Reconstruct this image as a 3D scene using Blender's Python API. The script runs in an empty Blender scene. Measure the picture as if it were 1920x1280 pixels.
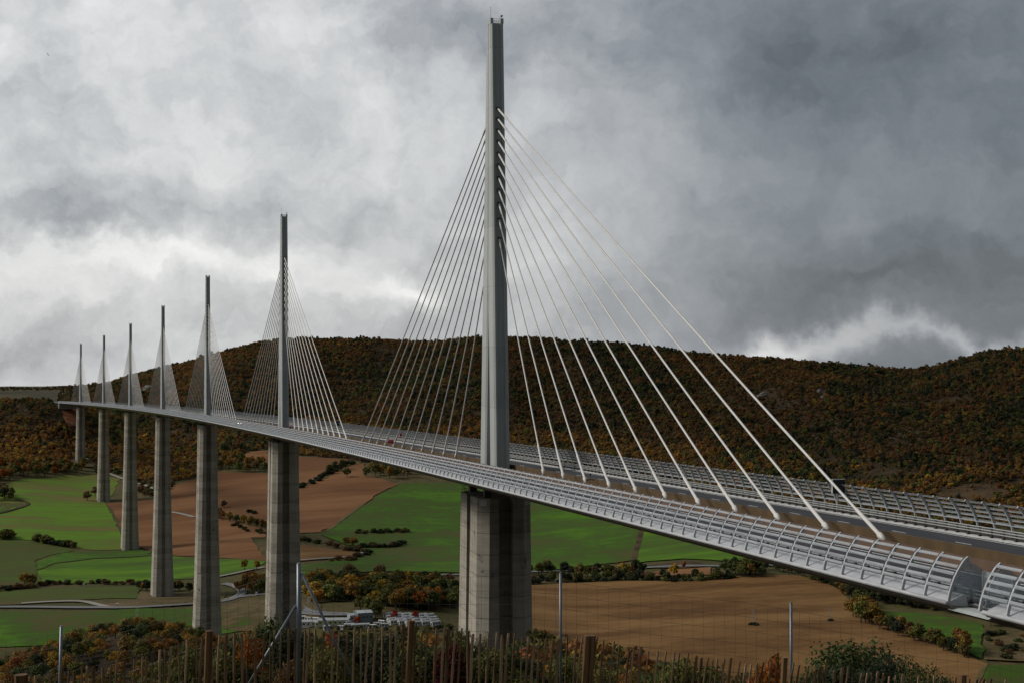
import bpy, bmesh, math, random
import numpy as np
from mathutils import Vector, Matrix
from mathutils.geometry import delaunay_2d_cdt
random.seed(7)
rng = np.random.default_rng(7)
scene = bpy.context.scene
col = scene.collection

# ------------------------------------------------------------------ camera
# bridge frame: x across the deck (west +), y along the deck (south +), z = 0 at the foot of the first mast
CAM = np.array([-73.4707, -88.512, 23.672])
YAW, PITCH, FPX, PPY, HORIZON = 0.2571, 0.0125, 2902.95, 609.5, 645.8
FW = np.array([math.sin(YAW)*math.cos(PITCH), math.cos(YAW)*math.cos(PITCH), math.sin(PITCH)])
RT = np.array([math.cos(YAW), -math.sin(YAW), 0.0])
UP = np.cross(RT, FW)
FH = np.array([math.sin(YAW), math.cos(YAW), 0.0])
cam_data = bpy.data.cameras.new('camera')
cam = bpy.data.objects.new('camera', cam_data)
col.objects.link(cam)
cam_data.sensor_width = 36.0
cam_data.lens = FPX/1920*36
cam_data.shift_y = -30.5/1920
cam_data.clip_start = 0.5
cam_data.clip_end = 60000
cam.matrix_world = Matrix(((RT[0], UP[0], -FW[0], CAM[0]), (RT[1], UP[1], -FW[1], CAM[1]),
                           (RT[2], UP[2], -FW[2], CAM[2]), (0, 0, 0, 1)))
scene.camera = cam
scene.render.engine = 'CYCLES'
scene.view_settings.view_transform = 'Standard'
scene.view_settings.look = 'None'
scene.view_settings.gamma = 1.0
scene.view_settings.use_curve_mapping = False
scene.view_settings.exposure = 0.50
scene.render.resolution_x, scene.render.resolution_y = 1024, 682

# ------------------------------------------------------------------ sky and sun
SUN_DIR = Vector((-0.76, 0.30, 0.58)).normalized()      # towards the sun: ahead-left, behind cloud
sun_el = math.asin(SUN_DIR.z)
world = bpy.data.worlds.new('World')
scene.world = world
world.use_nodes = True
wn, wl = world.node_tree.nodes, world.node_tree.links
wn.clear()
class NT:
    def __init__(self, nodes, links): self.n, self.l = nodes, links
    def new(self, t, **k):
        x = self.n.new(t)
        for a, b in k.items(): setattr(x, a, b)
        return x
    def put(self, sock, v):
        if v is None: return
        if hasattr(v, 'is_output'): self.l.new(v, sock)
        else: sock.default_value = v
    def math(self, op, a, b=None, c=None, clamp=False):
        x = self.new('ShaderNodeMath', operation=op, use_clamp=clamp)
        for i, v in enumerate((a, b, c)):
            if v is not None: self.put(x.inputs[i], v)
        return x.outputs[0]
    def vmath(self, op, a, b=None, scale=None):
        x = self.new('ShaderNodeVectorMath', operation=op)
        self.put(x.inputs[0], a)
        if b is not None: self.put(x.inputs[1], b)
        if scale is not None: self.put(x.inputs[3], scale)
        return x.outputs['Value'] if op in ('DOT_PRODUCT', 'LENGTH') else x.outputs[0]
    def noise(self, vec, scale, detail=4, rough=0.5, dist=0.0):
        x = self.new('ShaderNodeTexNoise')
        self.put(x.inputs['Vector'], vec); x.inputs['Scale'].default_value = scale
        x.inputs['Detail'].default_value = detail; x.inputs['Roughness'].default_value = rough
        x.inputs['Distortion'].default_value = dist
        return x.outputs['Fac'], x.outputs['Color']
    def ramp(self, fac, stops, interp='LINEAR'):
        x = self.new('ShaderNodeValToRGB')
        x.color_ramp.interpolation = interp
        e = x.color_ramp.elements
        while len(e) < len(stops): e.new(0.5)
        for i, (p, c) in enumerate(stops):
            e[i].position = p
            e[i].color = (c[0], c[1], c[2], 1) if hasattr(c, '__len__') else (c, c, c, 1)
        self.put(x.inputs[0], fac)
        return x.outputs[0]
    def mix(self, fac, a, b, mode='MIX'):
        x = self.new('ShaderNodeMix', data_type='RGBA', blend_type=mode)
        self.put(x.inputs[0], fac)
        for i, v in ((6, a), (7, b)):
            if hasattr(v, '__len__') and not hasattr(v, 'is_output') and len(v) == 3: v = (*v, 1)
            self.put(x.inputs[i], v)
        return x.outputs[2]
    def smooth(self, v, lo, hi, a=0.0, b=1.0):
        x = self.new('ShaderNodeMapRange', interpolation_type='SMOOTHSTEP')
        self.put(x.inputs[0], v)
        for i, q in ((1, lo), (2, hi), (3, a), (4, b)): x.inputs[i].default_value = q
        return x.outputs[0]
W = NT(wn, wl)
tc = W.new('ShaderNodeTexCoord')
dvec = tc.outputs['Generated']
# warped direction, so that the cloud banks get torn edges
_, wc = W.noise(dvec, 7.0, 5, 0.55)
_, wc2 = W.noise(dvec, 26.0, 5, 0.6)
w1 = W.vmath('SCALE', W.vmath('SUBTRACT', wc, (0.5, 0.5, 0.5)), scale=0.11)
w2 = W.vmath('SCALE', W.vmath('SUBTRACT', wc2, (0.5, 0.5, 0.5)), scale=0.055)
dw = W.vmath('ADD', W.vmath('ADD', dvec, w1), w2)
def azel(v):
    lat = W.vmath('DOT_PRODUCT', v, tuple(RT)); fwd = W.vmath('DOT_PRODUCT', v, tuple(FH))
    z = W.vmath('DOT_PRODUCT', v, (0, 0, 1))
    return W.math('ARCTAN2', lat, fwd), z
az, el = azel(dw)
stretch = W.new('ShaderNodeMapping'); stretch.inputs['Scale'].default_value = (1, 1, 1.7)
W.put(stretch.inputs[0], dw)
n_big, _ = W.noise(stretch.outputs[0], 3.3, 4, 0.5)
n_mid, _ = W.noise(stretch.outputs[0], 10.0, 8, 0.58, 0.08)
n_fine, _ = W.noise(stretch.outputs[0], 34.0, 6, 0.6, 0.05)
L = W.smooth(az, -0.12, 0.20, 0.445, 0.145)
# the bright side of the sky goes on to the left, where the sun stands; the heavy bank on the right closes round behind
L = W.math('SUBTRACT', L, W.smooth(az, 0.35, 1.3, 0.0, 0.05))
L = W.math('SUBTRACT', L, W.math('MULTIPLY', W.smooth(az, -1.7, -2.8, 0.0, 1.0), 0.30))
nz = W.math('ADD', W.math('MULTIPLY', W.math('SUBTRACT', n_big, 0.5), 1.0), W.math('MULTIPLY', W.math('SUBTRACT', n_mid, 0.5), 1.2))
nz = W.math('ADD', nz, W.math('MULTIPLY', W.math('SUBTRACT', n_fine, 0.5), 0.34))
L = W.math('MULTIPLY', L, W.math('ADD', nz, 1.0))
# cloud banks and openings seen in the photograph: (px, py, half width, half height, brightness)
for (bx, by, sx, sy, am) in [
        (250, 70, 300, 150, 0.08), (300, 490, 170, 38, 0.24), (560, 505, 130, 60, 0.12), (760, 540, 60, 30, 0.22), (640, 330, 160, 90, 0.05),
        (90, 445, 150, 45, -0.16), (420, 390, 300, 50, -0.08), (130, 640, 300, 60, -0.06),
        (800, 90, 260, 120, -0.06), (1010, 480, 80, 170, 0.07), (1180, 330, 90, 60, 0.06),
        (1330, 290, 120, 60, 0.06), (1430, 664, 150, 30, 0.30), (1560, 620, 130, 24, 0.14), (1800, 640, 240, 26, 0.15), (1250, 655, 150, 40, 0.05),
        (1780, 480, 260, 70, -0.04), (1590, 520, 220, 40, -0.04), (1500, 140, 300, 120, -0.03)]:
    a0 = math.atan((bx-960)/FPX); e0 = math.sin(math.atan((HORIZON-by)/FPX))
    qx = W.math('DIVIDE', W.math('SUBTRACT', az, a0), sx/FPX)
    qy = W.math('DIVIDE', W.math('SUBTRACT', el, e0), sy/FPX)
    r2 = W.math('ADD', W.math('MULTIPLY', qx, qx), W.math('MULTIPLY', qy, qy))
    g = W.math('POWER', 2.718, W.math('MULTIPLY', r2, -1.0))
    L = W.math('ADD', L, W.math('MULTIPLY', g, am))
L = W.math('MAXIMUM', L, 0.095)
tone = W.ramp(L, [(0.12, (0.83, 0.93, 1.05)), (0.34, (0.965, 0.99, 1.02)), (0.60, (1.0, 1.0, 0.985))])
cloud = W.mix(1.0, tone, W.vmath('SCALE', (1, 1, 1), scale=L), 'MULTIPLY')
sky = W.new('ShaderNodeTexSky', sky_type='NISHITA')
sky.sun_disc = False
sky.sun_elevation = sun_el
sky.sun_rotation = math.atan2(SUN_DIR.x, SUN_DIR.y)
bg_sky = W.new('ShaderNodeBackground'); W.put(bg_sky.inputs[0], sky.outputs[0]); bg_sky.inputs[1].default_value = 0.08
bg_cl = W.new('ShaderNodeBackground'); W.put(bg_cl.inputs[0], cloud); bg_cl.inputs[1].default_value = 1.0
mixw = W.new('ShaderNodeMixShader'); mixw.inputs[0].default_value = 0.94          # nearly closed cloud cover
W.put(mixw.inputs[1], bg_sky.outputs[0]); W.put(mixw.inputs[2], bg_cl.outputs[0])
wout = W.new('ShaderNodeOutputWorld'); W.put(wout.inputs[0], mixw.outputs[0])

sun_data = bpy.data.lights.new('sun', 'SUN')
sun_data.energy = 1.5
sun_data.angle = math.radians(14)
sun_data.color = (1.0, 0.95, 0.87)
sun = bpy.data.objects.new('sun', sun_data)
col.objects.link(sun)
sun.rotation_euler = (-SUN_DIR).to_track_quat('-Z', 'Y').to_euler()

# ------------------------------------------------------------------ helpers
def ray(px, py): return FW + RT*((px-960)/FPX) + UP*((PPY-py)/FPX)
def proj(P):
    q = np.asarray(P, float)-CAM; Z = q@FW
    return 960+FPX*(q@RT)/Z, PPY-FPX*(q@UP)/Z, Z
def AD(a, d, z=0.0):
    """camera-aligned ground coordinates (metres right of and ahead of the viewpoint) to world"""
    p = CAM+RT*a+FH*d
    return np.array([p[0], p[1], z])
def toAD(P):
    q = np.asarray(P, float)-CAM
    return q@RT, q@FH
K, SL = -1.0205/20000, -0.0301
def BP(s, x=0.0, z=0.0):
    """point on the viaduct: s along the deck, x across, z above the mast foot line"""
    return Vector((K*(s-204)**2/2+x, s-K*(s-204)*x, SL*(s-204)+z))

def tag(o, label=None, cat=None, group=None, kind=None):
    if label: o['label'] = label
    if cat: o['category'] = cat
    if group: o['group'] = group
    if kind: o['kind'] = kind
    return o
def link(o, parent=None):
    col.objects.link(o)
    if parent is not None: o.parent = parent
    return o
def empty(name, loc=(0, 0, 0), rz=0.0):
    o = bpy.data.objects.new(name, None)
    o.empty_display_size = 0.5
    col.objects.link(o); o.location = loc; o.rotation_euler = (0, 0, rz)
    return o
def inst(name, mesh, parent=None, loc=(0, 0, 0), rot=(0, 0, 0), scale=(1, 1, 1)):
    o = bpy.data.objects.new(name, mesh)
    link(o, parent)
    o.location = loc; o.rotation_euler = rot; o.scale = scale
    return o
class MB:
    def __init__(self): self.v, self.f, self.m = [], [], []
    def add(self, vs, fs, mi=0):
        b = len(self.v)
        self.v += [tuple(map(float, p)) for p in vs]
        self.f += [tuple(b+i for i in f) for f in fs]
        self.m += [mi]*len(fs)
        return self
    def box(self, c, s, mi=0, rz=0.0):
        x, y, z = (q/2 for q in s)
        ca, sa = math.cos(rz), math.sin(rz)
        vs = [(c[0]+i*x*ca-j*y*sa, c[1]+i*x*sa+j*y*ca, c[2]+k*z) for k in (-1, 1) for i, j in ((-1, -1), (1, -1), (1, 1), (-1, 1))]
        return self.add(vs, [(3, 2, 1, 0), (4, 5, 6, 7), (0, 1, 5, 4), (1, 2, 6, 5), (2, 3, 7, 6), (3, 0, 4, 7)], mi)
    def hull(self, lo, hi, mi=0):
        """prism between two quads given as four points each"""
        return self.add(list(lo)+list(hi), [(3, 2, 1, 0), (4, 5, 6, 7), (0, 1, 5, 4), (1, 2, 6, 5), (2, 3, 7, 6), (3, 0, 4, 7)], mi)
    def loft(self, rings, mi=0, caps=True, closed=True):
        n = len(rings[0]); vs = [p for r in rings for p in r]; fs = []
        for k in range(len(rings)-1):
            for i in range(n if closed else n-1):
                j = (i+1) % n
                fs.append((k*n+i, k*n+j, (k+1)*n+j, (k+1)*n+i))
        if caps and closed:
            fs.append(tuple(range(n-1, -1, -1))); fs.append(tuple((len(rings)-1)*n+i for i in range(n)))
        return self.add(vs, fs, mi)
    def tube(self, pts, rad, n=6, mi=0, caps=True):
        pts = [Vector(p) for p in pts]
        if not hasattr(rad, '__len__'): rad = [rad]*len(pts)
        rings = []
        for i, p in enumerate(pts):
            t = (pts[min(i+1, len(pts)-1)]-pts[max(i-1, 0)]).normalized()
            a = Vector((0, 0, 1)) if abs(t.z) < 0.95 else Vector((0, 1, 0))
            u = t.cross(a).normalized(); w = t.cross(u).normalized()
            rings.append([p+(u*math.cos(2*math.pi*k/n)+w*math.sin(2*math.pi*k/n))*rad[i] for k in range(n)])
        return self.loft(rings, mi, caps)
    def mesh(self, name, mats, smooth=False):
        me = bpy.data.meshes.new(name)
        me.from_pydata(self.v, [], self.f)
        for m in (mats if isinstance(mats, (list, tuple)) else [mats]): me.materials.append(m)
        if any(self.m): me.polygons.foreach_set('material_index', self.m)
        if smooth: me.polygons.foreach_set('use_smooth', [True]*len(me.polygons))
        bm = bmesh.new(); bm.from_mesh(me); bmesh.ops.recalc_face_normals(bm, faces=bm.faces); bm.to_mesh(me); bm.free()
        me.update()
        return me
    def build(self, name, mats, parent=None, smooth=False):
        return link(bpy.data.objects.new(name, self.mesh(name, mats, smooth)), parent)

# ------------------------------------------------------------------ materials
def new_mat(name):
    m = bpy.data.materials.new(name); m.use_nodes = True
    m.node_tree.nodes.clear()
    t = NT(m.node_tree.nodes, m.node_tree.links)
    out = t.new('ShaderNodeOutputMaterial')
    b = t.new('ShaderNodeBsdfPrincipled')
    t.put(out.inputs[0], b.outputs[0])
    return m, t, b, out
def simple(name, c1, c2=None, scale=1.0, rough=0.6, metal=0.0, bump=0.0, detail=4, stretch=(1, 1, 1), spec=0.4):
    m, t, b, out = new_mat(name)
    g = t.new('ShaderNodeNewGeometry')
    mp = t.new('ShaderNodeMapping'); mp.inputs['Scale'].default_value = stretch
    t.put(mp.inputs[0], g.outputs['Position'])
    fac, _ = t.noise(mp.outputs[0], scale, detail, 0.6)
    c2 = c2 or c1
    t.put(b.inputs['Base Color'], t.ramp(fac, [(0.3, c1), (0.7, c2)]))
    b.inputs['Roughness'].default_value = rough; b.inputs['Metallic'].default_value = metal
    b.inputs['Specular IOR Level'].default_value = spec
    if bump:
        bn = t.new('ShaderNodeBump'); bn.inputs['Strength'].default_value = bump; bn.inputs['Distance'].default_value = 0.05
        t.put(bn.inputs['Height'], fac); t.put(b.inputs['Normal'], bn.outputs[0])
    return m
M = {}
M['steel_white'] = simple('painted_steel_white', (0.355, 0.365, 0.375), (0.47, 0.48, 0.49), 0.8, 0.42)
M['cable_sheath'] = simple('cable_sheath', (0.58, 0.56, 0.52), (0.66, 0.64, 0.60), 0.3, 0.4)
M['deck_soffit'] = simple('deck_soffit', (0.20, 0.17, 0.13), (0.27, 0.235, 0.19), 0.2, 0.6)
M['galvanised'] = simple('galvanised_rail', (0.30, 0.32, 0.31), (0.42, 0.44, 0.43), 1.5, 0.45, 0.35)
M['guard_post'] = simple('guard_post_dark', (0.035, 0.028, 0.022), (0.07, 0.055, 0.04), 2.0, 0.7)
M['kerb'] = simple('kerb_concrete', (0.42, 0.42, 0.41), (0.56, 0.56, 0.55), 1.2, 0.8)
M['median'] = simple('median_barrier_brown', (0.062, 0.037, 0.013), (0.112, 0.069, 0.027), 0.5, 0.75, stretch=(1, 1, 0.6), detail=8)
M['median_east'] = simple('median_barrier_reddish', (0.075, 0.042, 0.024), (0.120, 0.070, 0.042), 0.5, 0.75, stretch=(1, 1, 0.6), detail=8)
M['walkway'] = simple('service_walkway', (0.06, 0.058, 0.052), (0.11, 0.10, 0.09), 3.0, 0.8)
M['median_pale'] = simple('median_concrete', (0.26, 0.22, 0.16), (0.33, 0.28, 0.21), 0.9, 0.85)
M['asphalt'] = simple('asphalt', (0.040, 0.041, 0.046), (0.056, 0.057, 0.062), 0.6, 0.9, bump=0.1, stretch=(1, 0.15, 1), spec=0.15)
M['paint'] = simple('road_paint', (0.55, 0.55, 0.55), (0.75, 0.75, 0.75), 2.5, 0.7)
M['dark'] = simple('dark_panel', (0.012, 0.013, 0.014), (0.02, 0.02, 0.022), 1.0, 0.5)
M['bearing'] = simple('bearing_steel', (0.03, 0.03, 0.03), (0.06, 0.055, 0.05), 2.0, 0.6)
M['plate'] = simple('pier_plate', (0.34, 0.36, 0.34), (0.42, 0.44, 0.42), 1.0, 0.6)
M['red_paint'] = simple('red_paint', (0.42, 0.02, 0.02), (0.5, 0.03, 0.03), 2.0, 0.4)
# pier concrete: four-metre lifts of slightly different pour, rain streaks
def concrete(name, zoff=0.0):
    m, t, b, out = new_mat(name)
    g = t.new('ShaderNodeNewGeometry')
    sep = t.new('ShaderNodeSeparateXYZ'); t.put(sep.inputs[0], g.outputs['Position'])
    lift = t.math('FLOOR', t.math('DIVIDE', sep.outputs[2], 4.0))
    wnz = t.new('ShaderNodeTexWhiteNoise', noise_dimensions='1D'); t.put(wnz.inputs['W'], lift)
    fr = t.math('FRACT', t.math('DIVIDE', sep.outputs[2], 4.0))
    joint = t.math('LESS_THAN', t.math('ABSOLUTE', t.math('SUBTRACT', fr, 0.02)), 0.022)
    mp = t.new('ShaderNodeMapping'); mp.inputs['Scale'].default_value = (1, 1, 0.05); t.put(mp.inputs[0], g.outputs['Position'])
    streak, _ = t.noise(mp.outputs[0], 1.1, 6, 0.65)
    mp2 = t.new('ShaderNodeMapping'); mp2.inputs['Scale'].default_value = (0.15, 0.15, 1.2); t.put(mp2.inputs[0], g.outputs['Position'])
    band, _ = t.noise(mp2.outputs[0], 0.8, 5, 0.6)
    blot, _ = t.noise(g.outputs['Position'], 0.33, 6, 0.62)
    v = t.math('ADD', t.math('ADD', t.math('MULTIPLY', wnz.outputs['Value'], 0.17), 0.06), t.math('MULTIPLY', streak, 0.45))
    v = t.math('ADD', v, t.math('MULTIPLY', band, 0.5))
    c = t.ramp(v, [(0.40, (0.165, 0.147, 0.118)), (0.58, (0.305, 0.277, 0.225)), (0.80, (0.42, 0.383, 0.315))])
    c = t.mix(t.smooth(blot, 0.60, 0.74), c, (0.085, 0.082, 0.078))
    c = t.mix(t.math('MULTIPLY', joint, 0.5), c, (0.06, 0.055, 0.045))
    t.put(b.inputs['Base Color'], c); b.inputs['Roughness'].default_value = 0.85
    b.inputs['Specular IOR Level'].default_value = 0.25
    return m
M['concrete'] = concrete('pier_concrete')
def mast_paint():
    m, t, b, out = new_mat('mast_paint')
    tc_ = t.new('ShaderNodeTexCoord'); g = t.new('ShaderNodeNewGeometry')
    sep = t.new('ShaderNodeSeparateXYZ'); t.put(sep.inputs[0], tc_.outputs['Object'])
    fr = t.math('FRACT', t.math('DIVIDE', sep.outputs[2], 11.6))
    seam = t.math('LESS_THAN', fr, 0.009)
    plate = t.new('ShaderNodeTexWhiteNoise', noise_dimensions='1D'); t.put(plate.inputs['W'], t.math('FLOOR', t.math('DIVIDE', sep.outputs[2], 11.6)))
    mp = t.new('ShaderNodeMapping'); mp.inputs['Scale'].default_value = (1, 1, 0.045); t.put(mp.inputs[0], g.outputs['Position'])
    st, _ = t.noise(mp.outputs[0], 2.2, 7, 0.7)
    bl, _ = t.noise(g.outputs['Position'], 0.25, 5, 0.6)
    v = t.math('ADD', t.math('ADD', t.math('MULTIPLY', st, 0.6), t.math('MULTIPLY', bl, 0.25)), t.math('MULTIPLY', plate.outputs['Value'], 0.14))
    c = t.ramp(v, [(0.3, (0.27, 0.285, 0.275)), (0.5, (0.36, 0.375, 0.36)), (0.7, (0.42, 0.435, 0.42))])
    c = t.mix(t.math('MULTIPLY', seam, 0.45), c, (0.14, 0.145, 0.14))
    t.put(b.inputs['Base Color'], c); b.inputs['Roughness'].default_value = 0.5
    return m
M['mast_paint'] = mast_paint()
# clear acrylic slats of the wind screen: part see-through, part pale and glossy, long streaks
def acrylic(name, clear, tint):
    m, t, b, out = new_mat(name)
    g = t.new('ShaderNodeNewGeometry')
    mp = t.new('ShaderNodeMapping'); mp.inputs['Scale'].default_value = (1.5, 0.25, 9); t.put(mp.inputs[0], g.outputs['Position'])
    s, _ = t.noise(mp.outputs[0], 1.0, 3, 0.5)
    t.put(b.inputs['Base Color'], t.ramp(s, [(0.3, tuple(q*0.8 for q in tint)), (0.7, tint)]))
    b.inputs['Roughness'].default_value = 0.16; b.inputs['Specular IOR Level'].default_value = 0.8
    tr = t.new('ShaderNodeBsdfTransparent'); tr.inputs[0].default_value = (0.93, 0.95, 0.96, 1)
    mx = t.new('ShaderNodeMixShader'); t.put(mx.inputs[0], t.smooth(s, 0.2, 0.8, 1-clear-0.15, 1-clear+0.15))
    t.put(mx.inputs[1], tr.outputs[0]); t.put(mx.inputs[2], b.outputs[0]); t.put(out.inputs[0], mx.outputs[0])
    return m
M['acrylic'] = acrylic('acrylic_slat', 0.57, (0.54, 0.57, 0.60))
M['glass'] = acrylic('joint_glass', 0.52, (0.42, 0.47, 0.50))
# ------------------------------------------------------------------ terrain
CP = []                                   # control points (a, d, z) in camera-aligned metres
def cpx(px, py, d):
    R = ray(px, py); t = d/(R@FH)
    P = CAM+R*t
    a, dd = toAD(P); CP.append((a, dd, P[2]))
def cad(a, d, z): CP.append((a, d, z))
# the bank the viewer stands on, and the drop to the river
for a, d, z in [(0, -60, 20), (-60, -40, 18), (60, -40, 20), (0, 0, 21.9), (-9, 12, 19.4), (9, 12, 19.6), (0, 12, 20.0),
                (0, 25, 17.6), (-5, 25, 17.4), (-9, 25, 16.6), (5, 25, 17.2), (9, 25, 16.6), (-22, 25, 14), (22, 25, 14),
                (0, 45, 12.4), (-12, 45, 11.5), (14, 45, 12), (0, 80, 3.6), (-20, 80, 3.2), (26, 85, 2.0), (0, 140, -10.5), (-42, 140, -11), (45, 140, -12), (0, 190, -26), (-60, 200, -27), (50, 190, -30),
                (36, 104, -3), (75, 90, 0), (120, 60, 3), (110, 120, -6), (60, 60, 4),
                (-10, 300, -102), (40, 290, -104), (90, 240, -80), (120, 330, -130),
                (10, 480, -190), (-60, 630, -259), (60, 620, -258), (-180, 956, -243), (-100, 800, -262), (60, 800, -255), (200, 600, -250), (220, 780, -252),
                (-300, 700, -190), (-330, 850, -215), (-200, 560, -150), (350, 500, -210), (-140, 230, -40), (-200, 400, -60), (-280, 300, -20)]:
    cad(a, d, z)
for px, py, d in [  # near spur with the scrub oaks, lower left
        (-150, 1270, 350), (0, 1264, 370), (130, 1231, 395), (250, 1217, 405), (360, 1233, 400), (450, 1256, 390), (120, 1310, 300), (330, 1318, 300),
        # valley floor and fields, left
        (-200, 1180, 1150), (0, 1190, 1130), (0, 1130, 1250), (0, 1100, 1340), (0, 1020, 1600), (0, 960, 1800), (0, 900, 2050), (0, 872, 2170),
        (250, 1150, 1180), (304, 1115, 1287), (244, 1026, 1612), (195, 940, 1936), (151, 865, 2258), (100, 1040, 1540),
        (60, 860, 2240), (0, 840, 2290), (0, 790, 2370), (0, 757, 2460), (-200, 760, 2450), (60, 757, 2455), (100, 757, 2470), (80, 755, 2480), (112, 800, 2380),
        (145, 772, 2452), (165, 815, 2400), (-200, 860, 2250),
        (450, 1060, 1430), (430, 1120, 1260), (420, 1170, 1140), (430, 1000, 1660), (430, 920, 1930), (430, 880, 2100), (480, 850, 2200),
        (330, 890, 2080), (230, 880, 2210), (280, 830, 2350), (400, 800, 2380), (230, 780, 2560), (300, 740, 2680), (200, 745, 2800),
        # centre
        (600, 1165, 1110), (600, 1100, 1290), (600, 1060, 1420), (600, 1000, 1620), (600, 920, 1900), (600, 870, 2100), (600, 850, 2170),
        (600, 780, 2410), (600, 700, 2680), (760, 1170, 1095), (750, 1060, 1425), (750, 1000, 1640), (750, 908, 1940), (750, 870, 2090), (750, 780, 2390), (760, 700, 2660),
        (1000, 1200, 1040), (1000, 1100, 1290), (1000, 1060, 1430), (1000, 1000, 1640), (1000, 930, 1890), (1000, 860, 2100), (1000, 760, 2400), (1000, 690, 2640),
        # right: the ploughed field in the bend and the wooded flank above the deck
        (1100, 1280, 940), (1100, 1200, 1080), (1100, 1100, 1300), (1300, 1250, 990), (1300, 1150, 1180), (1300, 1075, 1340), (1300, 1000, 1560), (1300, 900, 1850),
        (1300, 800, 2130), (1300, 720, 2430), (1600, 1255, 990), (1600, 1180, 1110), (1600, 1120, 1235), (1600, 1090, 1300), (1600, 950, 1640), (1600, 880, 1830), (1600, 790, 2080), (1600, 730, 2290),
        (1850, 1255, 990), (1850, 1180, 1110), (1850, 1100, 1250), (1850, 950, 1640), (1850, 880, 1800), (1850, 780, 2050), (1850, 720, 2200),
        (2150, 1250, 1000), (2150, 1100, 1230), (2150, 950, 1600), (2150, 800, 1950), (2150, 720, 2150)]:
    cpx(px, py, d)
RIDGE = [(-400, 740, 4300), (-200, 738, 4300), (0, 730, 4300), (130, 728, 4200), (190, 727, 3700), (235, 712, 3200), (300, 696, 3000), (400, 668, 2950), (480, 648, 2950), (560, 640, 2930), (700, 638, 2900), (900, 637, 2880),
         (1000, 638, 2850), (1100, 645, 2800), (1220, 655, 2720), (1340, 671, 2660), (1500, 681, 2560), (1640, 696, 2480), (1730, 700, 2430), (1780, 687, 2400), (1850, 670, 2350), (1920, 664, 2320), (2150, 655, 2260), (2500, 650, 2250)]
for px, py, d in RIDGE:
    cpx(px, py, d)
    R = ray(px, py); z = (CAM+R*(d/(R@FH)))[2]; a = (px-960)/FPX*d
    for k, dz in ((500, -8), (1300, -25), (6000, -60), (20000, -760)):
        cad(a*(1+k/d), d+k, min(z+dz, 60-0.031*(d+k)) if k < 5000 else (-260 if k < 10000 else -760))
for px_ in (-400, -200, 0, 70):
    for d_, z_ in ((2640, -84), (2900, -104), (3400, -112), (3900, -106)): cad((px_-960)/FPX*d_, d_, z_)
CP = np.array(CP)
D0 = 150.0
def uv(a, d): return 2.2*np.asarray(a, float)/(np.asarray(d, float)+D0), np.log(np.asarray(d, float)+D0)
cu, cv = uv(CP[:, 0], CP[:, 1])
def _phi(r2): return np.where(r2 > 1e-12, 0.5*r2*np.log(np.maximum(r2, 1e-12)), 0.0)
n = len(CP)
A = np.zeros((n+3, n+3))
A[:n, :n] = _phi((cu[:, None]-cu)**2+(cv[:, None]-cv)**2)+np.eye(n)*2e-4
A[:n, n], A[:n, n+1], A[:n, n+2] = 1, cu, cv
A[n:, :n] = A[:n, n:].T
wts = np.linalg.solve(A, np.concatenate([CP[:, 2], np.zeros(3)]))
def h_raw(a, d):
    u_, v_ = uv(a, d); sh = u_.shape; u_, v_ = u_.ravel(), v_.ravel(); out = np.empty(len(u_))
    for i in range(0, len(u_), 20000):
        uu, vv = u_[i:i+20000], v_[i:i+20000]
        out[i:i+20000] = _phi((uu[:, None]-cu)**2+(vv[:, None]-cv)**2)@wts[:n]+wts[n]+wts[n+1]*uu+wts[n+2]*vv
    return out.reshape(sh)
# terrain sheet: dense rows near the viewer, reaching to the horizon
gu = np.concatenate([np.linspace(-3.2, -0.5, 30)[:-1], np.linspace(-0.5, 0.5, 231), np.linspace(0.5, 3.2, 30)[1:]])
gd = np.concatenate([np.exp(np.linspace(math.log(D0-60), math.log(D0+4600), 420))-D0, np.array([5200, 6000, 7500, 10000, 15000, 24000])])
GA, GD = np.meshgrid(gu, gd); GA = GA*(GD+D0)
GH = h_raw(GA, GD)
def wob(a, d): return (np.sin(a/61+1.3*np.sin(d/97))*np.sin(d/83+0.7)*1.3+np.sin(a/23+2)*np.sin(d/31)*0.35)
GH = GH+wob(GA, GD)*np.clip((GD-500)/500, 0, 1)
_px = 960+GA/np.maximum(GD, 50)*FPX
_dr = np.interp(_px, [q[0] for q in RIDGE], [q[2] for q in RIDGE])
_win = np.clip((GD-(_dr-880))/260, 0, 1)*np.clip((_dr-90-GD)/260, 0, 1)*np.clip((_px-230)/120, 0, 1)
GH = GH+_win*(9.5*np.sin(GA/74+1.7*np.sin(GD/310)+0.6)+6.0*np.sin(GA/31+2.2*np.sin(GD/170)+np.sin(GA/57))+3.0*np.sin(GA/19+GD/45))
_winl = np.clip((GD-2230)/80, 0, 1)*np.clip((2440-GD)/80, 0, 1)*np.clip((60-_px)/60, 0, 1)
GH = GH+_winl*7*np.sin(GA/38+GD/120)
def H(a, d):
    a = np.asarray(a, float); d = np.asarray(d, float)
    j = np.clip(np.searchsorted(gd, d)-1, 0, len(gd)-2)
    uu = a/(d+D0); i = np.clip(np.searchsorted(gu, uu)-1, 0, len(gu)-2)
    fv = (d-gd[j])/(gd[j+1]-gd[j]); fu = (uu-gu[i])/(gu[i+1]-gu[i])
    return (GH[j, i]*(1-fu)+GH[j, i+1]*fu)*(1-fv)+(GH[j+1, i]*(1-fu)+GH[j+1, i+1]*fu)*fv
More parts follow.
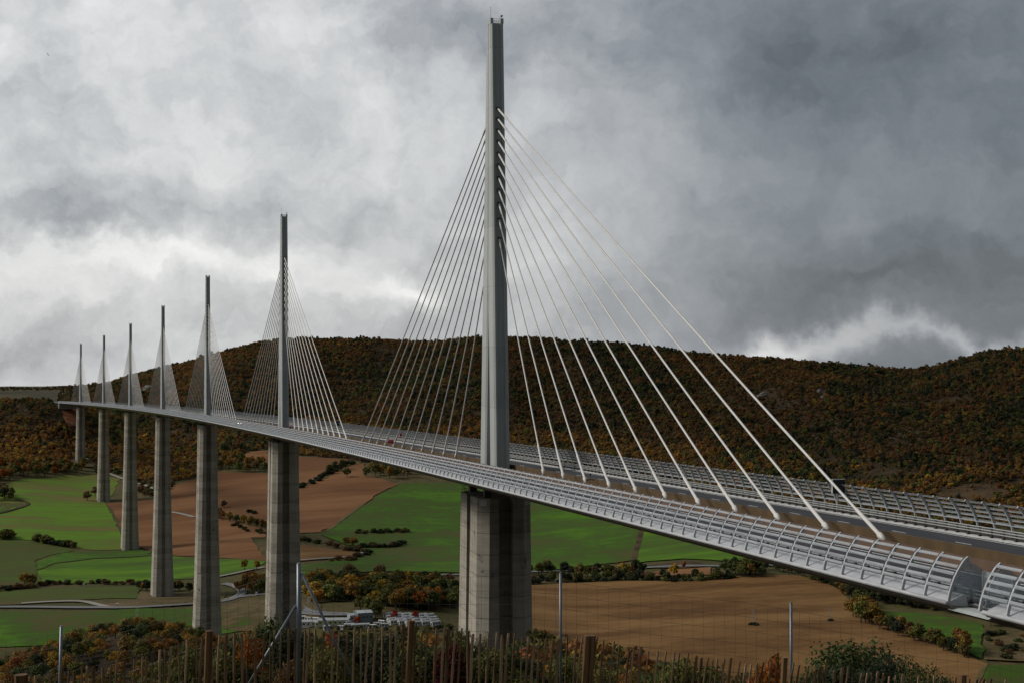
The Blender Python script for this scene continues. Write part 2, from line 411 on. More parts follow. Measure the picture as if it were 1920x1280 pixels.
def ground(px, py, d0=880.0, d1=5000.0):
    """where the sight line through a pixel first meets the terrain"""
    R = ray(px, py); k = R@FH; d = np.arange(d0, d1, 4.0)
    a = d/k*(R@RT); z = CAM[2]+d/k*R[2]
    below = np.nonzero(z < H(a, d))[0]
    if len(below) == 0: i = len(d)-1
    else: i = below[0]
    lo, hi = d[max(i-1, 0)], d[i]
    for _ in range(12):
        m_ = (lo+hi)/2
        if CAM[2]+m_/k*R[2] < H(m_/k*(R@RT), m_): hi = m_
        else: lo = m_
    return hi/k*(R@RT), hi
# on which the piers stand
nr, nc = GH.shape
P0 = CAM[None, None, :2]+GA[..., None]*RT[:2]+GD[..., None]*FH[:2]
gv = np.concatenate([P0.reshape(-1, 2), GH.reshape(-1, 1)], 1)
idx = np.arange(nr*nc).reshape(nr, nc)
gf = np.stack([idx[:-1, :-1], idx[:-1, 1:], idx[1:, 1:], idx[1:, :-1]], -1).reshape(-1, 4)
LOW = [(-400, 862), (0, 866), (60, 868), (100, 866), (145, 858), (150, 862), (185, 868), (232, 888), (262, 900), (290, 905), (320, 905), (360, 897), (405, 883), (445, 858), (470, 846), (505, 842), (555, 853), (600, 856), (650, 860),
       (680, 866), (760, 872), (850, 872), (1000, 878), (1150, 900), (1300, 925), (1500, 955), (1700, 975), (1800, 985), (1920, 990), (2400, 1010)]      # foot of the woods, in photograph pixels
def field_mat(name, stops, sc=0.02, streak=(1, 1), fine=0.25, sang=0.0, row=1.35):
    m, t, b, out = new_mat(name)
    g = t.new('ShaderNodeNewGeometry')
    mp = t.new('ShaderNodeMapping'); mp.inputs['Rotation'].default_value = (0, 0, sang); mp.inputs['Scale'].default_value = (streak[0], streak[1], 1)
    t.put(mp.inputs[0], g.outputs['Position'])
    f1, _ = t.noise(mp.outputs[0], sc, 6, 0.55, 0.4)
    f2, _ = t.noise(mp.outputs[0], sc*9, 5, 0.6)
    f3, _ = t.noise(g.outputs['Position'], 0.6, 4, 0.7)
    v = t.math('ADD', t.math('ADD', t.math('MULTIPLY', t.math('SUBTRACT', f1, 0.5), 2.1), 0.5), t.math('MULTIPLY', t.math('SUBTRACT', f2, 0.5), fine*1.6))
    v = t.math('ADD', v, t.math('MULTIPLY', t.math('SUBTRACT', f3, 0.5), fine*0.8))
    mr = t.new('ShaderNodeMapping'); mr.inputs['Rotation'].default_value = (0, 0, sang+row); mr.inputs['Scale'].default_value = (0.004, 0.16, 0.004)
    t.put(mr.inputs[0], g.outputs['Position'])
    f4, _ = t.noise(mr.outputs[0], 1.0, 5, 0.7)
    v = t.math('ADD', v, t.math('MULTIPLY', t.math('SUBTRACT', f4, 0.5), fine*1.9))
    t.put(b.inputs['Base Color'], t.ramp(v, stops)); b.inputs['Roughness'].default_value = 0.95; b.inputs['Specular IOR Level'].default_value = 0.08
    bn = t.new('ShaderNodeBump'); bn.inputs['Strength'].default_value = 0.4; bn.inputs['Distance'].default_value = 0.4
    t.put(bn.inputs['Height'], f2); t.put(b.inputs['Normal'], bn.outputs[0])
    return m
# pasture, rough grass and bare scrub soil
m, t, b, out = new_mat('rough_grass')
g = t.new('ShaderNodeNewGeometry')
f1, _ = t.noise(g.outputs['Position'], 0.012, 6, 0.6); f2, _ = t.noise(g.outputs['Position'], 0.11, 6, 0.65); f3, _ = t.noise(g.outputs['Position'], 1.3, 5, 0.7)
c = t.ramp(f1, [(0.35, (0.050, 0.060, 0.016)), (0.52, (0.085, 0.075, 0.027)), (0.68, (0.115, 0.075, 0.036))])
c = t.mix(t.smooth(f2, 0.42, 0.68), c, (0.055, 0.040, 0.019))
c = t.mix(t.math('MULTIPLY', t.smooth(f3, 0.45, 0.65), 0.5), c, (0.10, 0.085, 0.04))
t.put(b.inputs['Base Color'], c); b.inputs['Roughness'].default_value = 0.95; b.inputs['Specular IOR Level'].default_value = 0.1
M['rough_grass'] = m
me = bpy.data.meshes.new('ground')
me.from_pydata(gv.tolist(), [], gf.tolist()); me.materials.append(m)
me.materials.append(field_mat('forest_floor', [(0.2, (0.018, 0.013, 0.008)), (0.5, (0.030, 0.021, 0.012)), (0.8, (0.050, 0.034, 0.019))], 0.03, (1, 1), 0.5))
fx, fy, fz = proj(gv); fx, fy = fx[gf].mean(1), fy[gf].mean(1); fd = GD.ravel()[gf].mean(1)
wooded = (fd > 1450) & (fd < np.interp(fx, [q[0] for q in RIDGE], [q[2] for q in RIDGE])+200) & (fy < np.interp(fx, [q[0] for q in LOW], [q[1] for q in LOW])) & ~((fx < 125) & (fd > 2560))
wooded |= (fd > 60) & (fd < 440) & (np.abs(fx-960) < 1300)
me.materials.append(field_mat('heath', [(0.2, (0.034, 0.032, 0.018)), (0.5, (0.055, 0.048, 0.026)), (0.8, (0.078, 0.066, 0.036))], 0.006, (1, 1), 0.6))
heath = (fx < 150) & (fd > 2470)
me.polygons.foreach_set('material_index', np.where(heath, 2, wooded.astype(np.int32)).astype(np.int32))
me.polygons.foreach_set('use_smooth', [True]*len(me.polygons))
tag(link(bpy.data.objects.new('ground', me)), kind='structure')

M['winter_wheat'] = field_mat('winter_wheat', [(0.15, (0.150, 0.115, 0.040)), (0.40, (0.105, 0.125, 0.026)), (0.62, (0.094, 0.162, 0.018)), (0.85, (0.100, 0.195, 0.016))], 0.009, (0.55, 1.7), 0.65, 0.5)
M['green_pasture'] = field_mat('green_pasture', [(0.15, (0.078, 0.070, 0.024)), (0.42, (0.052, 0.080, 0.016)), (0.62, (0.048, 0.100, 0.012)), (0.9, (0.068, 0.150, 0.011))], 0.011, (1.0, 1.0), 0.55)
M['dull_pasture'] = field_mat('dull_pasture', [(0.15, (0.085, 0.070, 0.025)), (0.5, (0.062, 0.076, 0.019)), (0.85, (0.062, 0.100, 0.016))], 0.012, (0.7, 1.5), 0.4)
M['bright_crop'] = field_mat('bright_crop', [(0.15, (0.060, 0.082, 0.020)), (0.5, (0.062, 0.125, 0.014)), (0.85, (0.095, 0.190, 0.013))], 0.013, (0.5, 2.0), 0.3)
M['plough'] = field_mat('ploughed_soil', [(0.15, (0.120, 0.055, 0.024)), (0.5, (0.168, 0.079, 0.034)), (0.85, (0.215, 0.108, 0.049))], 0.008, (0.5, 2.2), 0.30, 0.4)
M['plough_dull'] = field_mat('ploughed_soil_dull', [(0.15, (0.105, 0.053, 0.020)), (0.5, (0.165, 0.088, 0.033)), (0.85, (0.215, 0.122, 0.048))], 0.011, (0.7, 1.8), 0.42, 1.0)
M['dry_grass'] = field_mat('dry_grass', [(0.3, (0.075, 0.060, 0.025)), (0.5, (0.110, 0.082, 0.038)), (0.7, (0.14, 0.098, 0.052))], 0.02, (1, 1), 0.5)
M['bare_bank'] = field_mat('bare_bank', [(0.3, (0.040, 0.028, 0.016)), (0.5, (0.062, 0.042, 0.022)), (0.7, (0.085, 0.056, 0.030))], 0.03, (1, 1), 0.6)
M['red_earth'] = field_mat('red_earth', [(0.3, (0.15, 0.055, 0.025)), (0.5, (0.20, 0.075, 0.035)), (0.7, (0.26, 0.115, 0.060))], 0.05, (1, 1), 0.5)
M['gravel'] = field_mat('gravel', [(0.3, (0.24, 0.20, 0.17)), (0.5, (0.30, 0.26, 0.22)), (0.7, (0.36, 0.32, 0.28))], 0.08, (1, 1), 0.5)
M['road'] = simple('country_road', (0.12, 0.12, 0.125), (0.16, 0.16, 0.165), 0.3, 0.8)
M['track'] = simple('pale_track', (0.20, 0.18, 0.155), (0.26, 0.24, 0.205), 0.3, 0.9)

_lay = [0]
def patch(name, pix, mat, d0=880.0, cell=14.0, z0=0.35, kind='structure'):
    """a field: outline traced on the photograph, carried onto the terrain as its own sheet"""
    _lay[0] += 1; off = z0+0.035*_lay[0]
    pts = [ground(px, py, d0) for px, py in pix]
    dens = []
    for i in range(len(pts)):
        p, q = np.array(pts[i]), np.array(pts[(i+1) % len(pts)])
        k = max(1, int(np.linalg.norm(q-p)/cell))
        for j in range(k):
            w_ = p+(q-p)*j/k
            if j: w_ = w_+rng.normal(0, 1.3, 2)
            dens.append(w_)
    dens = np.array(dens); nb = len(dens)
    lo, hi = dens.min(0), dens.max(0)
    gx, gy = np.meshgrid(np.arange(lo[0], hi[0], cell), np.arange(lo[1], hi[1], cell))
    allp = np.concatenate([dens, np.stack([gx.ravel(), gy.ravel()], 1)])
    vs, es, fs, *_ = delaunay_2d_cdt([Vector(p) for p in allp], [(i, (i+1) % nb) for i in range(nb)], [list(range(nb))], 1, 1e-4)
    va = np.array([(v.x, v.y) for v in vs])
    z = H(va[:, 0], va[:, 1])+off
    me = bpy.data.meshes.new(name)
    w3 = np.concatenate([CAM[None, :2]+va[:, :1]*RT[:2]+va[:, 1:]*FH[:2], z[:, None]], 1)
    used = sorted({i for f in fs for i in f}); remap = {o: k for k, o in enumerate(used)}
    me.from_pydata(w3[used].tolist(), [], [tuple(remap[i] for i in f) for f in fs]); me.materials.append(mat)
    bm = bmesh.new(); bm.from_mesh(me); bmesh.ops.recalc_face_normals(bm, faces=bm.faces)
    if sum(f.normal.z for f in bm.faces) < 0: bmesh.ops.reverse_faces(bm, faces=bm.faces)
    bm.to_mesh(me); bm.free()
    me.polygons.foreach_set('use_smooth', [True]*len(me.polygons))
    return tag(link(bpy.data.objects.new(name, me)), kind=kind)
def spline(pts, sub=8):
    pts = [np.array(p, float) for p in pts]; out = []
    for i in range(len(pts)-1):
        p0, p1, p2, p3 = pts[max(i-1, 0)], pts[i], pts[i+1], pts[min(i+2, len(pts)-1)]
        for k in range(sub):
            s_ = k/sub
            out.append(0.5*((2*p1)+(-p0+p2)*s_+(2*p0-5*p1+4*p2-p3)*s_**2+(-p0+3*p1-3*p2+p3)*s_**3))
    out.append(pts[-1]); return out
def ribbon(name, pix, width, mat, z0=1.25, d0=880.0, off=0.0, kind='structure', ad=None, dash=None):
    c_ = spline(ad if ad is not None else [ground(px, py, d0) for px, py in pix])
    vs, fs = [], []; acc = 0
    for i, p in enumerate(c_):
        q = c_[min(i+1, len(c_)-1)]-c_[max(i-1, 0)]; q = q/(np.linalg.norm(q)+1e-9); nrm = np.array([-q[1], q[0]])
        for sd in (-1, 1):
            e = p+nrm*(off+sd*width/2); w_ = AD(e[0], e[1]); vs.append((w_[0], w_[1], float(H(e[0], e[1]))+z0))
        if i:
            acc += 1
            if dash is None or acc % 2: fs.append((2*i-2, 2*i-1, 2*i+1, 2*i))
    me = bpy.data.meshes.new(name); me.from_pydata(vs, [], fs); me.materials.append(mat)
    bm = bmesh.new(); bm.from_mesh(me)
    for f in bm.faces:
        f.normal_update()
        if f.normal.z < 0: f.normal_flip()
    bm.to_mesh(me); bm.free()
    return tag(link(bpy.data.objects.new(name, me)), kind=kind)

# --- fields, as the photograph lays them out
patch('field', [(-60, 925), (0, 912), (40, 898), (90, 897), (130, 890), (150, 893), (185, 889), (225, 896), (222, 905), (212, 925), (196, 941), (206, 960), (222, 990), (232, 1010), (262, 1027), (180, 1031), (140, 1028), (120, 1022), (60, 1012), (0, 1010), (-60, 1010)], M['winter_wheat'])
patch('field', [(-60, 948), (0, 942), (42, 942), (48, 947), (20, 957), (-60, 972)], M['green_pasture'])
patch('field', [(-60, 1014), (60, 1014), (120, 1026), (140, 1031), (95, 1040), (66, 1050), (68, 1070), (76, 1092), (40, 1100), (-60, 1108)], M['dull_pasture'])
patch('field', [(140, 1033), (262, 1029), (285, 1034), (284, 1041), (180, 1046), (100, 1056), (72, 1068), (70, 1052), (98, 1041)], M['green_pasture'])
patch('field', [(70, 1070), (110, 1057), (180, 1048), (290, 1042), (420, 1047), (500, 1052), (470, 1070), (410, 1082), (330, 1086), (240, 1092), (120, 1094), (80, 1094)], M['bright_crop'])
patch('field', [(-60, 1114), (60, 1105), (150, 1101), (262, 1100), (258, 1112), (258, 1122), (160, 1124), (60, 1132), (-60, 1136)], M['dull_pasture'])
patch('field', [(260, 1110), (420, 1112), (420, 1128), (330, 1136), (200, 1140), (180, 1132), (258, 1124)], M['dry_grass'])
patch('field', [(-60, 1143), (200, 1145), (360, 1141), (470, 1136), (470, 1180), (-60, 1215)], M['green_pasture'])
patch('field', [(410, 1122), (440, 1121), (520, 1113), (600, 1120), (600, 1175), (420, 1180)], M['dry_grass'])
# ploughed fields
patch('field', [(198, 943), (262, 938), (330, 930), (350, 940), (400, 962), (470, 985), (500, 992), (498, 1008), (470, 1008), (500, 1052), (420, 1046), (330, 1042), (288, 1034), (262, 1026), (240, 1005), (222, 975), (206, 952)], M['plough'])
patch('field', [(320, 912), (360, 900), (405, 885), (470, 886), (505, 888), (505, 985), (470, 978), (420, 962), (360, 948), (322, 934)], M['plough'])
patch('field', [(447, 858), (468, 847), (505, 844), (505, 868), (470, 865)], M['plough'])
patch('field', [(555, 856), (600, 858), (655, 862), (640, 870), (615, 880), (590, 898), (562, 912), (555, 915)], M['plough'])
patch('field', [(555, 918), (590, 904), (620, 890), (660, 872), (685, 868), (683, 892), (720, 899), (748, 908), (710, 925), (690, 940), (650, 965), (625, 985), (600, 998), (560, 1000), (555, 1000)], M['plough'])
patch('field', [(540, 1026), (560, 1022), (620, 1030), (668, 1036), (660, 1044), (620, 1048), (560, 1053), (505, 1056), (500, 1040)], M['plough_dull'])
patch('field', [(985, 1098), (1060, 1094), (1150, 1090), (1220, 1090), (1290, 1091), (1370, 1083), (1440, 1078), (1500, 1080), (1540, 1090), (1575, 1107), (1597, 1130), (1640, 1160), (1700, 1188), (1760, 1210), (1815, 1232), (1852, 1246), (1838, 1290), (1600, 1300), (1300, 1310), (1100, 1310), (985, 1310)], M['plough_dull'])
patch('field', [(1198, 1074), (1260, 1068), (1333, 1064), (1332, 1078), (1250, 1080), (1200, 1081)], M['plough'])
# green slope between the piers and beyond
patch('field', [(752, 907), (800, 905), (870, 906), (1000, 936), (1203, 994), (1196, 1020), (1190, 1050), (1100, 1062), (1000, 1072), (860, 1074), (700, 1072), (570, 1080), (555, 1062), (640, 1052), (690, 1040), (676, 1030), (640, 1018), (600, 1002), (625, 988), (655, 966), (695, 940), (715, 925)], M['green_pasture'])
patch('field', [(1207, 994), (1240, 990), (1300, 1010), (1440, 1050), (1500, 1058), (1470, 1066), (1330, 1050), (1280, 1048), (1192, 1056), (1198, 1030)], M['bright_crop'])
patch('field', [(1505, 1083), (1560, 1082), (1650, 1110), (1600, 1118), (1575, 1103), (1545, 1088)], M['green_pasture'])
patch('field', [(1648, 1146), (1720, 1150), (1800, 1162), (1840, 1170), (1840, 1236), (1815, 1226), (1760, 1204), (1700, 1182), (1655, 1166)], M['green_pasture'])
patch('field', [(1850, 1250), (1990, 1246), (1990, 1300), (1840, 1300)], M['green_pasture'])
patch('field', [(1845, 1178), (1990, 1185), (1990, 1240), (1845, 1238)], M['dry_grass'])
patch('field', [(1330, 1062), (1290, 1052), (1200, 1064), (1260, 1067)], M['bare_bank'])
patch('field', [(1740, 912), (1800, 900), (1900, 908), (1880, 935), (1820, 950), (1760, 940)], M['bare_bank'])
patch('field', [(110, 762), (145, 768), (150, 800), (128, 800), (118, 782)], M['red_earth'])
patch('field', [(100, 866), (145, 860), (185, 866), (180, 876), (100, 872)], M['dry_grass'])
patch('field', [(567, 1135), (576, 1141), (592, 1147), (625, 1150), (655, 1150), (655, 1156), (600, 1156), (562, 1153)], M['road'])
# --- roads and tracks
ribbon('road', [(-60, 1139), (60, 1139), (160, 1140), (240, 1140), (300, 1137), (365, 1133), (420, 1128), (445, 1120), (455, 1110), (440, 1100), (420, 1095)], 7, M['road'])
ribbon('road', [(445, 1121), (475, 1117), (520, 1113), (600, 1108)], 7, M['road'])
ribbon('lane_marking', [(420, 1127), (440, 1119), (447, 1111), (436, 1102)], 0.5, M['paint'], z0=1.6)
ribbon('lane_marking', [(414, 1128.5), (446, 1121.5), (470, 1118)], 0.5, M['paint'], z0=1.6, off=3.0)
patch('traffic_island', [(434, 1097), (446, 1098), (440, 1107)], M['gravel'], z0=0.9)
ribbon('track', [(40, 1132), (90, 1129), (150, 1128), (185, 1135), (200, 1139)], 6, M['track'], z0=1.1)
ribbon('track', [(410, 1082), (440, 1076), (470, 1069), (495, 1064)], 5, M['track'])
ribbon('track', [(203, 887), (235, 899), (262, 907), (292, 918)], 5, M['track'])
ribbon('track', [(318, 960), (340, 964), (364, 970)], 5, M['track'])
ribbon('track', [(510, 1053), (560, 1051), (620, 1047), (660, 1044), (680, 1039), (681, 1033), (672, 1029)], 6, M['track'])
ribbon('road', [(600, 1086), (640, 1084), (700, 1084), (860, 1078), (1000, 1073), (1100, 1069), (1190, 1066), (1270, 1062), (1360, 1062), (1440, 1060), (1500, 1064), (1560, 1070)], 7, M['road'])
ribbon('track', [(1203, 995), (1198, 1015), (1192, 1036), (1189, 1052)], 5, M['bare_bank'])
ribbon('track', [(-60, 976), (0, 962), (30, 954), (52, 945), (40, 938), (28, 936)], 5, M['bare_bank'])
ribbon('track', [(1845, 1252), (1838, 1270), (1826, 1290)], 3, M['dry_grass'])
ribbon('track', [(680, 946), (650, 968), (622, 990), (602, 1000)], 4, M['dry_grass'])
ribbon('track', [(60, 872), (100, 868), (140, 862), (165, 860)], 5, M['track'])
ribbon('motorway', [(114, 755.6), (100, 755), (86, 754), (70, 753.5)], 22, M['road'], d0=2440, z0=1.5)
# ------------------------------------------------------------------ the viaduct
viaduct = empty('viaduct')
tag(viaduct, 'long cable-stayed road viaduct with seven masts on tall concrete piers', 'bridge')
ZD, S0, S1 = -0.6, -45.0, 2462.0
JOINT = (3.9, 7.4)                       # expansion joint at the near end
def theta(s): return -K*(s-204)
def stations(a, b, step):
    k = max(1, int(math.ceil((b-a)/step))); return [a+(b-a)*i/k for i in range(k+1)]
def sweep(name, sect, a, b, mat, parent=None, step=12.0, closed=True, caps=True, smooth=False):
    mb = MB(); mb.loft([[BP(s, x, z) for x, z in sect] for s in stations(a, b, step)], caps=caps, closed=closed)
    return mb.build(name, mat, parent or viaduct, smooth)
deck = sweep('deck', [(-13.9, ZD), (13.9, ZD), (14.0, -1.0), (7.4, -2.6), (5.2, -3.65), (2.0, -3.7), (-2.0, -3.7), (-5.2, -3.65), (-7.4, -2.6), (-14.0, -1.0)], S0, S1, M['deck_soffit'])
for sd in (-1, 1):
    sweep('carriageway', [(sd*2.75, ZD+0.03), (sd*13.3, ZD+0.03)], S0, S1+150, M['asphalt'], deck, closed=False)
    sweep('kerb', [(sd*13.3, ZD+0.005), (sd*13.3, ZD+0.20), (sd*13.7, ZD+0.22), (sd*13.95, ZD+0.22), (sd*13.95, ZD+0.005)], S0, S1, M['kerb'], deck)
    # cornice: pale nose outside the road, stopping either side of the joint
    for (a, b) in ((S0, 2.9), (JOINT[1]+0.2, S1)):
        sweep('cornice', [(sd*13.95, -0.36), (sd*14.42, -0.33), (sd*14.5, 0.40), (sd*14.72, 0.42), (sd*15.4, 0.16), (sd*15.95, -0.10), (sd*16.0, -0.2), (sd*15.1, -0.34), (sd*13.95, -0.46)], a, b, M['steel_white'], deck)
        sweep('upstand_lining', [(sd*14.40, -0.32), (sd*14.485, 0.41)], a, b, M['walkway'], deck, closed=False)
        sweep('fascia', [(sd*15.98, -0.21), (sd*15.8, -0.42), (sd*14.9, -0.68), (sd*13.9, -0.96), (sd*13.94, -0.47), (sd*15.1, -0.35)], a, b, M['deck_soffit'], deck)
        mb = MB(); mb.tube([BP(s, sd*16.03, -0.12) for s in stations(a, b, 12.0)], 0.165, 8)
        mb.build('edge_tube', M['steel_white'], deck, True)
    sweep('edge_line', [(sd*12.6, ZD+0.036), (sd*12.8, ZD+0.036)], S0, S1, M['paint'], deck, closed=False)
    sweep('edge_line', [(sd*3.3, ZD+0.036), (sd*3.5, ZD+0.036)], S0, S1, M['paint'], deck, closed=False)
    # median barrier; pale concrete length beside each mast
    sweep('median_barrier', [(sd*2.25, ZD+0.034), (sd*2.2, 0.55), (sd*2.5, 0.55), (sd*2.72, ZD+0.034)], S0, S1, M['median_east'] if sd < 0 else M['median'], deck)
    sweep('service_walkway', [(sd*13.96, -0.33), (sd*14.39, -0.322)], S0, S1, M['walkway'], deck, closed=False)
sweep('median_strip', [(-2.22, ZD+0.2), (2.22, ZD+0.2)], S0, S1, M['median'], deck, closed=False)
# dashed lane lines of both carriageways
dash_me = MB().add([(-0.09, -1.5, 0), (0.09, -1.5, 0), (0.09, 1.5, 0), (-0.09, 1.5, 0)], [(0, 1, 2, 3)]).mesh('lane_dash', M['paint'])
for s in np.arange(-30, 1500, 13.0):
    for x in (9.0, -9.0): inst('lane_dash', dash_me, deck, BP(s, x, ZD+0.042), (math.atan(SL), 0, theta(s)))

# wind screens: curved hoops carrying five acrylic slats per bay
HC = [(0.0, -0.1), (0.05, 0.2), (0.14, 0.58), (0.27, 0.97), (0.42, 1.36), (0.59, 1.73), (0.79, 2.08), (1.0, 2.41), (1.2, 2.69), (1.40, 2.90), (1.62, 3.06)]
def hoop_geo(mb, T, sgn):
    wv, dp = 0.085, 0.20
    rings = []
    for i, (x, z) in enumerate(HC):
        x0, z0 = HC[max(i-1, 0)]; x1, z1 = HC[min(i+1, len(HC)-1)]
        tx, tz = x1-x0, z1-z0; l_ = math.hypot(tx, tz); nx, nz = tz/l_, -tx/l_
        d_ = dp*(1.0 if i else 1.5)
        rings.append([T(sgn*x, -wv, z), T(sgn*x, wv, z), T(sgn*(x+nx*d_), wv, z+nz*d_), T(sgn*(x+nx*d_), -wv, z+nz*d_)])
    mb.loft(rings)
def hoop_at(zz):
    for i in range(len(HC)-1):
        if HC[i][1] <= zz <= HC[i+1][1]:
            f = (zz-HC[i][1])/(HC[i+1][1]-HC[i][1]); x = HC[i][0]+f*(HC[i+1][0]-HC[i][0])
            tx, tz = HC[i+1][0]-HC[i][0], HC[i+1][1]-HC[i][1]; l_ = math.hypot(tx, tz)
            return x, tx/l_, tz/l_
    return HC[-1][0], 0.83, 0.55
BAY = 3.27
SLZ = [0.88, 1.38, 1.86, 2.34, 2.84]
def slat_geo(mb, T, sgn, k, half=BAY/2-0.1):
    x, tx, tz = hoop_at(SLZ[k]); w = 0.126
    def sec(y):
        o = []
        for q, b_ in ((-w, 0.0), (-w*0.5, -0.035), (w*0.5, -0.035), (w, 0.0), (w, 0.03), (w*0.5, -0.005), (-w*0.5, -0.005), (-w, 0.03)):
            o.append(T(sgn*(x+tx*q+tz*(b_-0.02)), y, SLZ[k]+tz*q-tx*(b_-0.02)))
        return o
    mb.loft([sec(-half), sec(half)])
I3 = lambda x, y, z: (x, y, z)
hoop_me, slat_me = {}, {}
for sg in (1, -1):
    mb = MB(); hoop_geo(mb, I3, sg); hoop_me[sg] = mb.mesh('hoop', M['steel_white'])
    for k in range(5):
        mb = MB(); slat_geo(mb, I3, sg, k); slat_me[sg, k] = mb.mesh('slat', M['acrylic'])
hs = [7.65+BAY*k for k in range(int((S1-7.65)/BAY))]
hs_app = [3.55-BAY*k for k in range(10)]
sides = {}
for sd in (-1, 1):
    e = empty('wind_screen'); e.parent = viaduct; sides[sd] = e
def camdist(s, x): return np.linalg.norm(np.array(BP(s, x, 1))-CAM)
allh = sorted([(camdist(s, sd*16), sd, s) for sd in (-1, 1) for s in hs+hs_app])
bays = [(s, s+BAY) for s in hs[:-1]]+[(s-BAY, s) for s in hs_app[:-1]]
alls = sorted([(camdist((a+b)/2, sd*16)+(0 if sd < 0 else 60), sd, (a+b)/2, k) for sd in (-1, 1) for a, b in bays for k in range(5)])
for i, (dd, sd, s) in enumerate(allh[:300]):
    inst('hoop', hoop_me[-sd], sides[sd], BP(s, sd*16, 0), (0, 0, theta(s)))
for i, (dd, sd, s, k) in enumerate(alls[:300]):
    inst('slat', slat_me[-sd, k], sides[sd], BP(s, sd*16, 0), (math.atan(SL), 0, theta(s)))
for sd in (-1, 1):
    mb, ms = MB(), MB()
    for dd, q, s in allh[300:]:
        if q == sd: hoop_geo(mb, lambda x, y, z, s=s: BP(s+y, sd*16+x, z), -sd)
    for dd, q, s, k in alls[300:]:
        if q == sd: slat_geo(ms, lambda x, y, z, s=s: BP(s+y, sd*16+x, z), -sd, k)
    tag(mb.build('far_hoops', M['steel_white'], sides[sd]), kind='stuff')
    tag(ms.build('far_slats', M['acrylic'], sides[sd]), kind='stuff')
# glazing at the expansion joint
for sd in (-1, 1):
    for (s, w_) in ((7.9, 0.05), (3.3, 0.05)):
        mb = MB()
        xs = [(0.25, 0.1), (0.75, 1.7), (1.6, 2.9), (2.9, 2.1), (3.1, 0.0)]
        mb.loft([[BP(s-w_/2, sd*(16-x), z) for x, z in xs], [BP(s+w_/2, sd*(16-x), z) for x, z in xs]])
        mb.build('joint_glass', M['glass'], sides[sd])
    mb = MB(); mb.box((0, 0, 0), (0.04, 3.6, 1.5)); inst('joint_glass', mb.mesh('joint_glass', M['glass']), sides[sd], BP(5.6, sd*13.3, 1.25), (0, 0, theta(5)))
    for s in (3.7, 5.6, 7.5):
        mb = MB(); mb.box((0, 0, 0), (0.09, 0.09, 2.4)); inst('joint_post', mb.mesh('joint_post', M['kerb']), sides[sd], BP(s, sd*13.3, 0.8), (0, 0, 0))
    mb = MB(); mb.loft([[BP(s, sd*(14.0+x), z) for x, z in ((-0.2, -0.42), (1.3, -0.46), (1.75, -0.6), (1.0, -0.86), (-0.1, -1.15))] for s in (2.8, 8.0)])
    mb.build('joint_fairing', M['plate'], deck)

# guard rails between road and screen
gp = MB(); gp.box((0, 0, 0.5), (0.14, 0.22, 1.0)); gp.box((0, 0, 0.06), (0.34, 0.3, 0.12)); gp_me = gp.mesh('guard_post', M['guard_post'])
ps = sorted([(camdist(s, sd*13.6), sd, s) for sd in (-1, 1) for s in np.arange(-20, 2450, 2.2)])
rails = {}
for sd in (-1, 1):
    e = empty('guard_rail'); e.parent = viaduct; rails[sd] = e
    for z in (0.05, 0.32, 0.58):
        mb = MB(); mb.tube([BP(s, sd*13.45, z) for s in stations(S0, S1, 14)], 0.06, 6); mb.build('rail', M['galvanised'], e)
    mb = MB(); mb.tube([BP(s, sd*14.4, 0.95) for s in stations(JOINT[1]+1, S1, 14)], 0.05, 5); mb.build('walkway_handrail', M['galvanised'], e)
far = {-1: MB(), 1: MB()}
for i, (dd, sd, s) in enumerate(ps):
    if i < 300: inst('guard_post', gp_me, rails[sd], BP(s, sd*13.6, ZD+0.24), (0, 0, theta(s)))
    else: far[sd].box(BP(s, sd*13.6, ZD+0.74), (0.14, 0.22, 1.0), rz=theta(s))
for sd in (-1, 1): tag(far[sd].build('far_guard_posts', M['guard_post'], rails[sd]), kind='stuff')

# masts with their stay cables
def mast_dims(h):
    f = h/87
    return 1.5-0.2*f, 6.2-4.5*f, max(2.0*(1-h/37), 0.0)      # half width, half length, half gap between the legs
def leg_ring(h, sy, base):
    a, b, g = mast_dims(h)
    w = 0.78-0.05*h/87; dr = 0.5; c1 = 0.3
    o = [(-a+0.3, g-0.01), (-a, g+0.42), (-a, b-0.45), (-a+0.3, b), (-w, b), (-w+0.06, b-dr), (w-0.06, b-dr), (w, b), (a-0.3, b), (a, b-0.45), (a, g+0.42), (a-0.3, g-0.01)]
    return [base(x, sy*y, h) for x, y in o]
STAY_H = [44.4, 48.1, 51.1, 53.7, 56.1, 58.5, 60.8, 63.1, 65.3, 67.5, 69.5]
STAY_S = [35.0+12.2*k for k in range(11)]
PIER_H = [94.5, 245.0, 221.0, 147.0, 139.0, 113.5, 79.0]
MASTS = [204+342*k for k in range(7)]
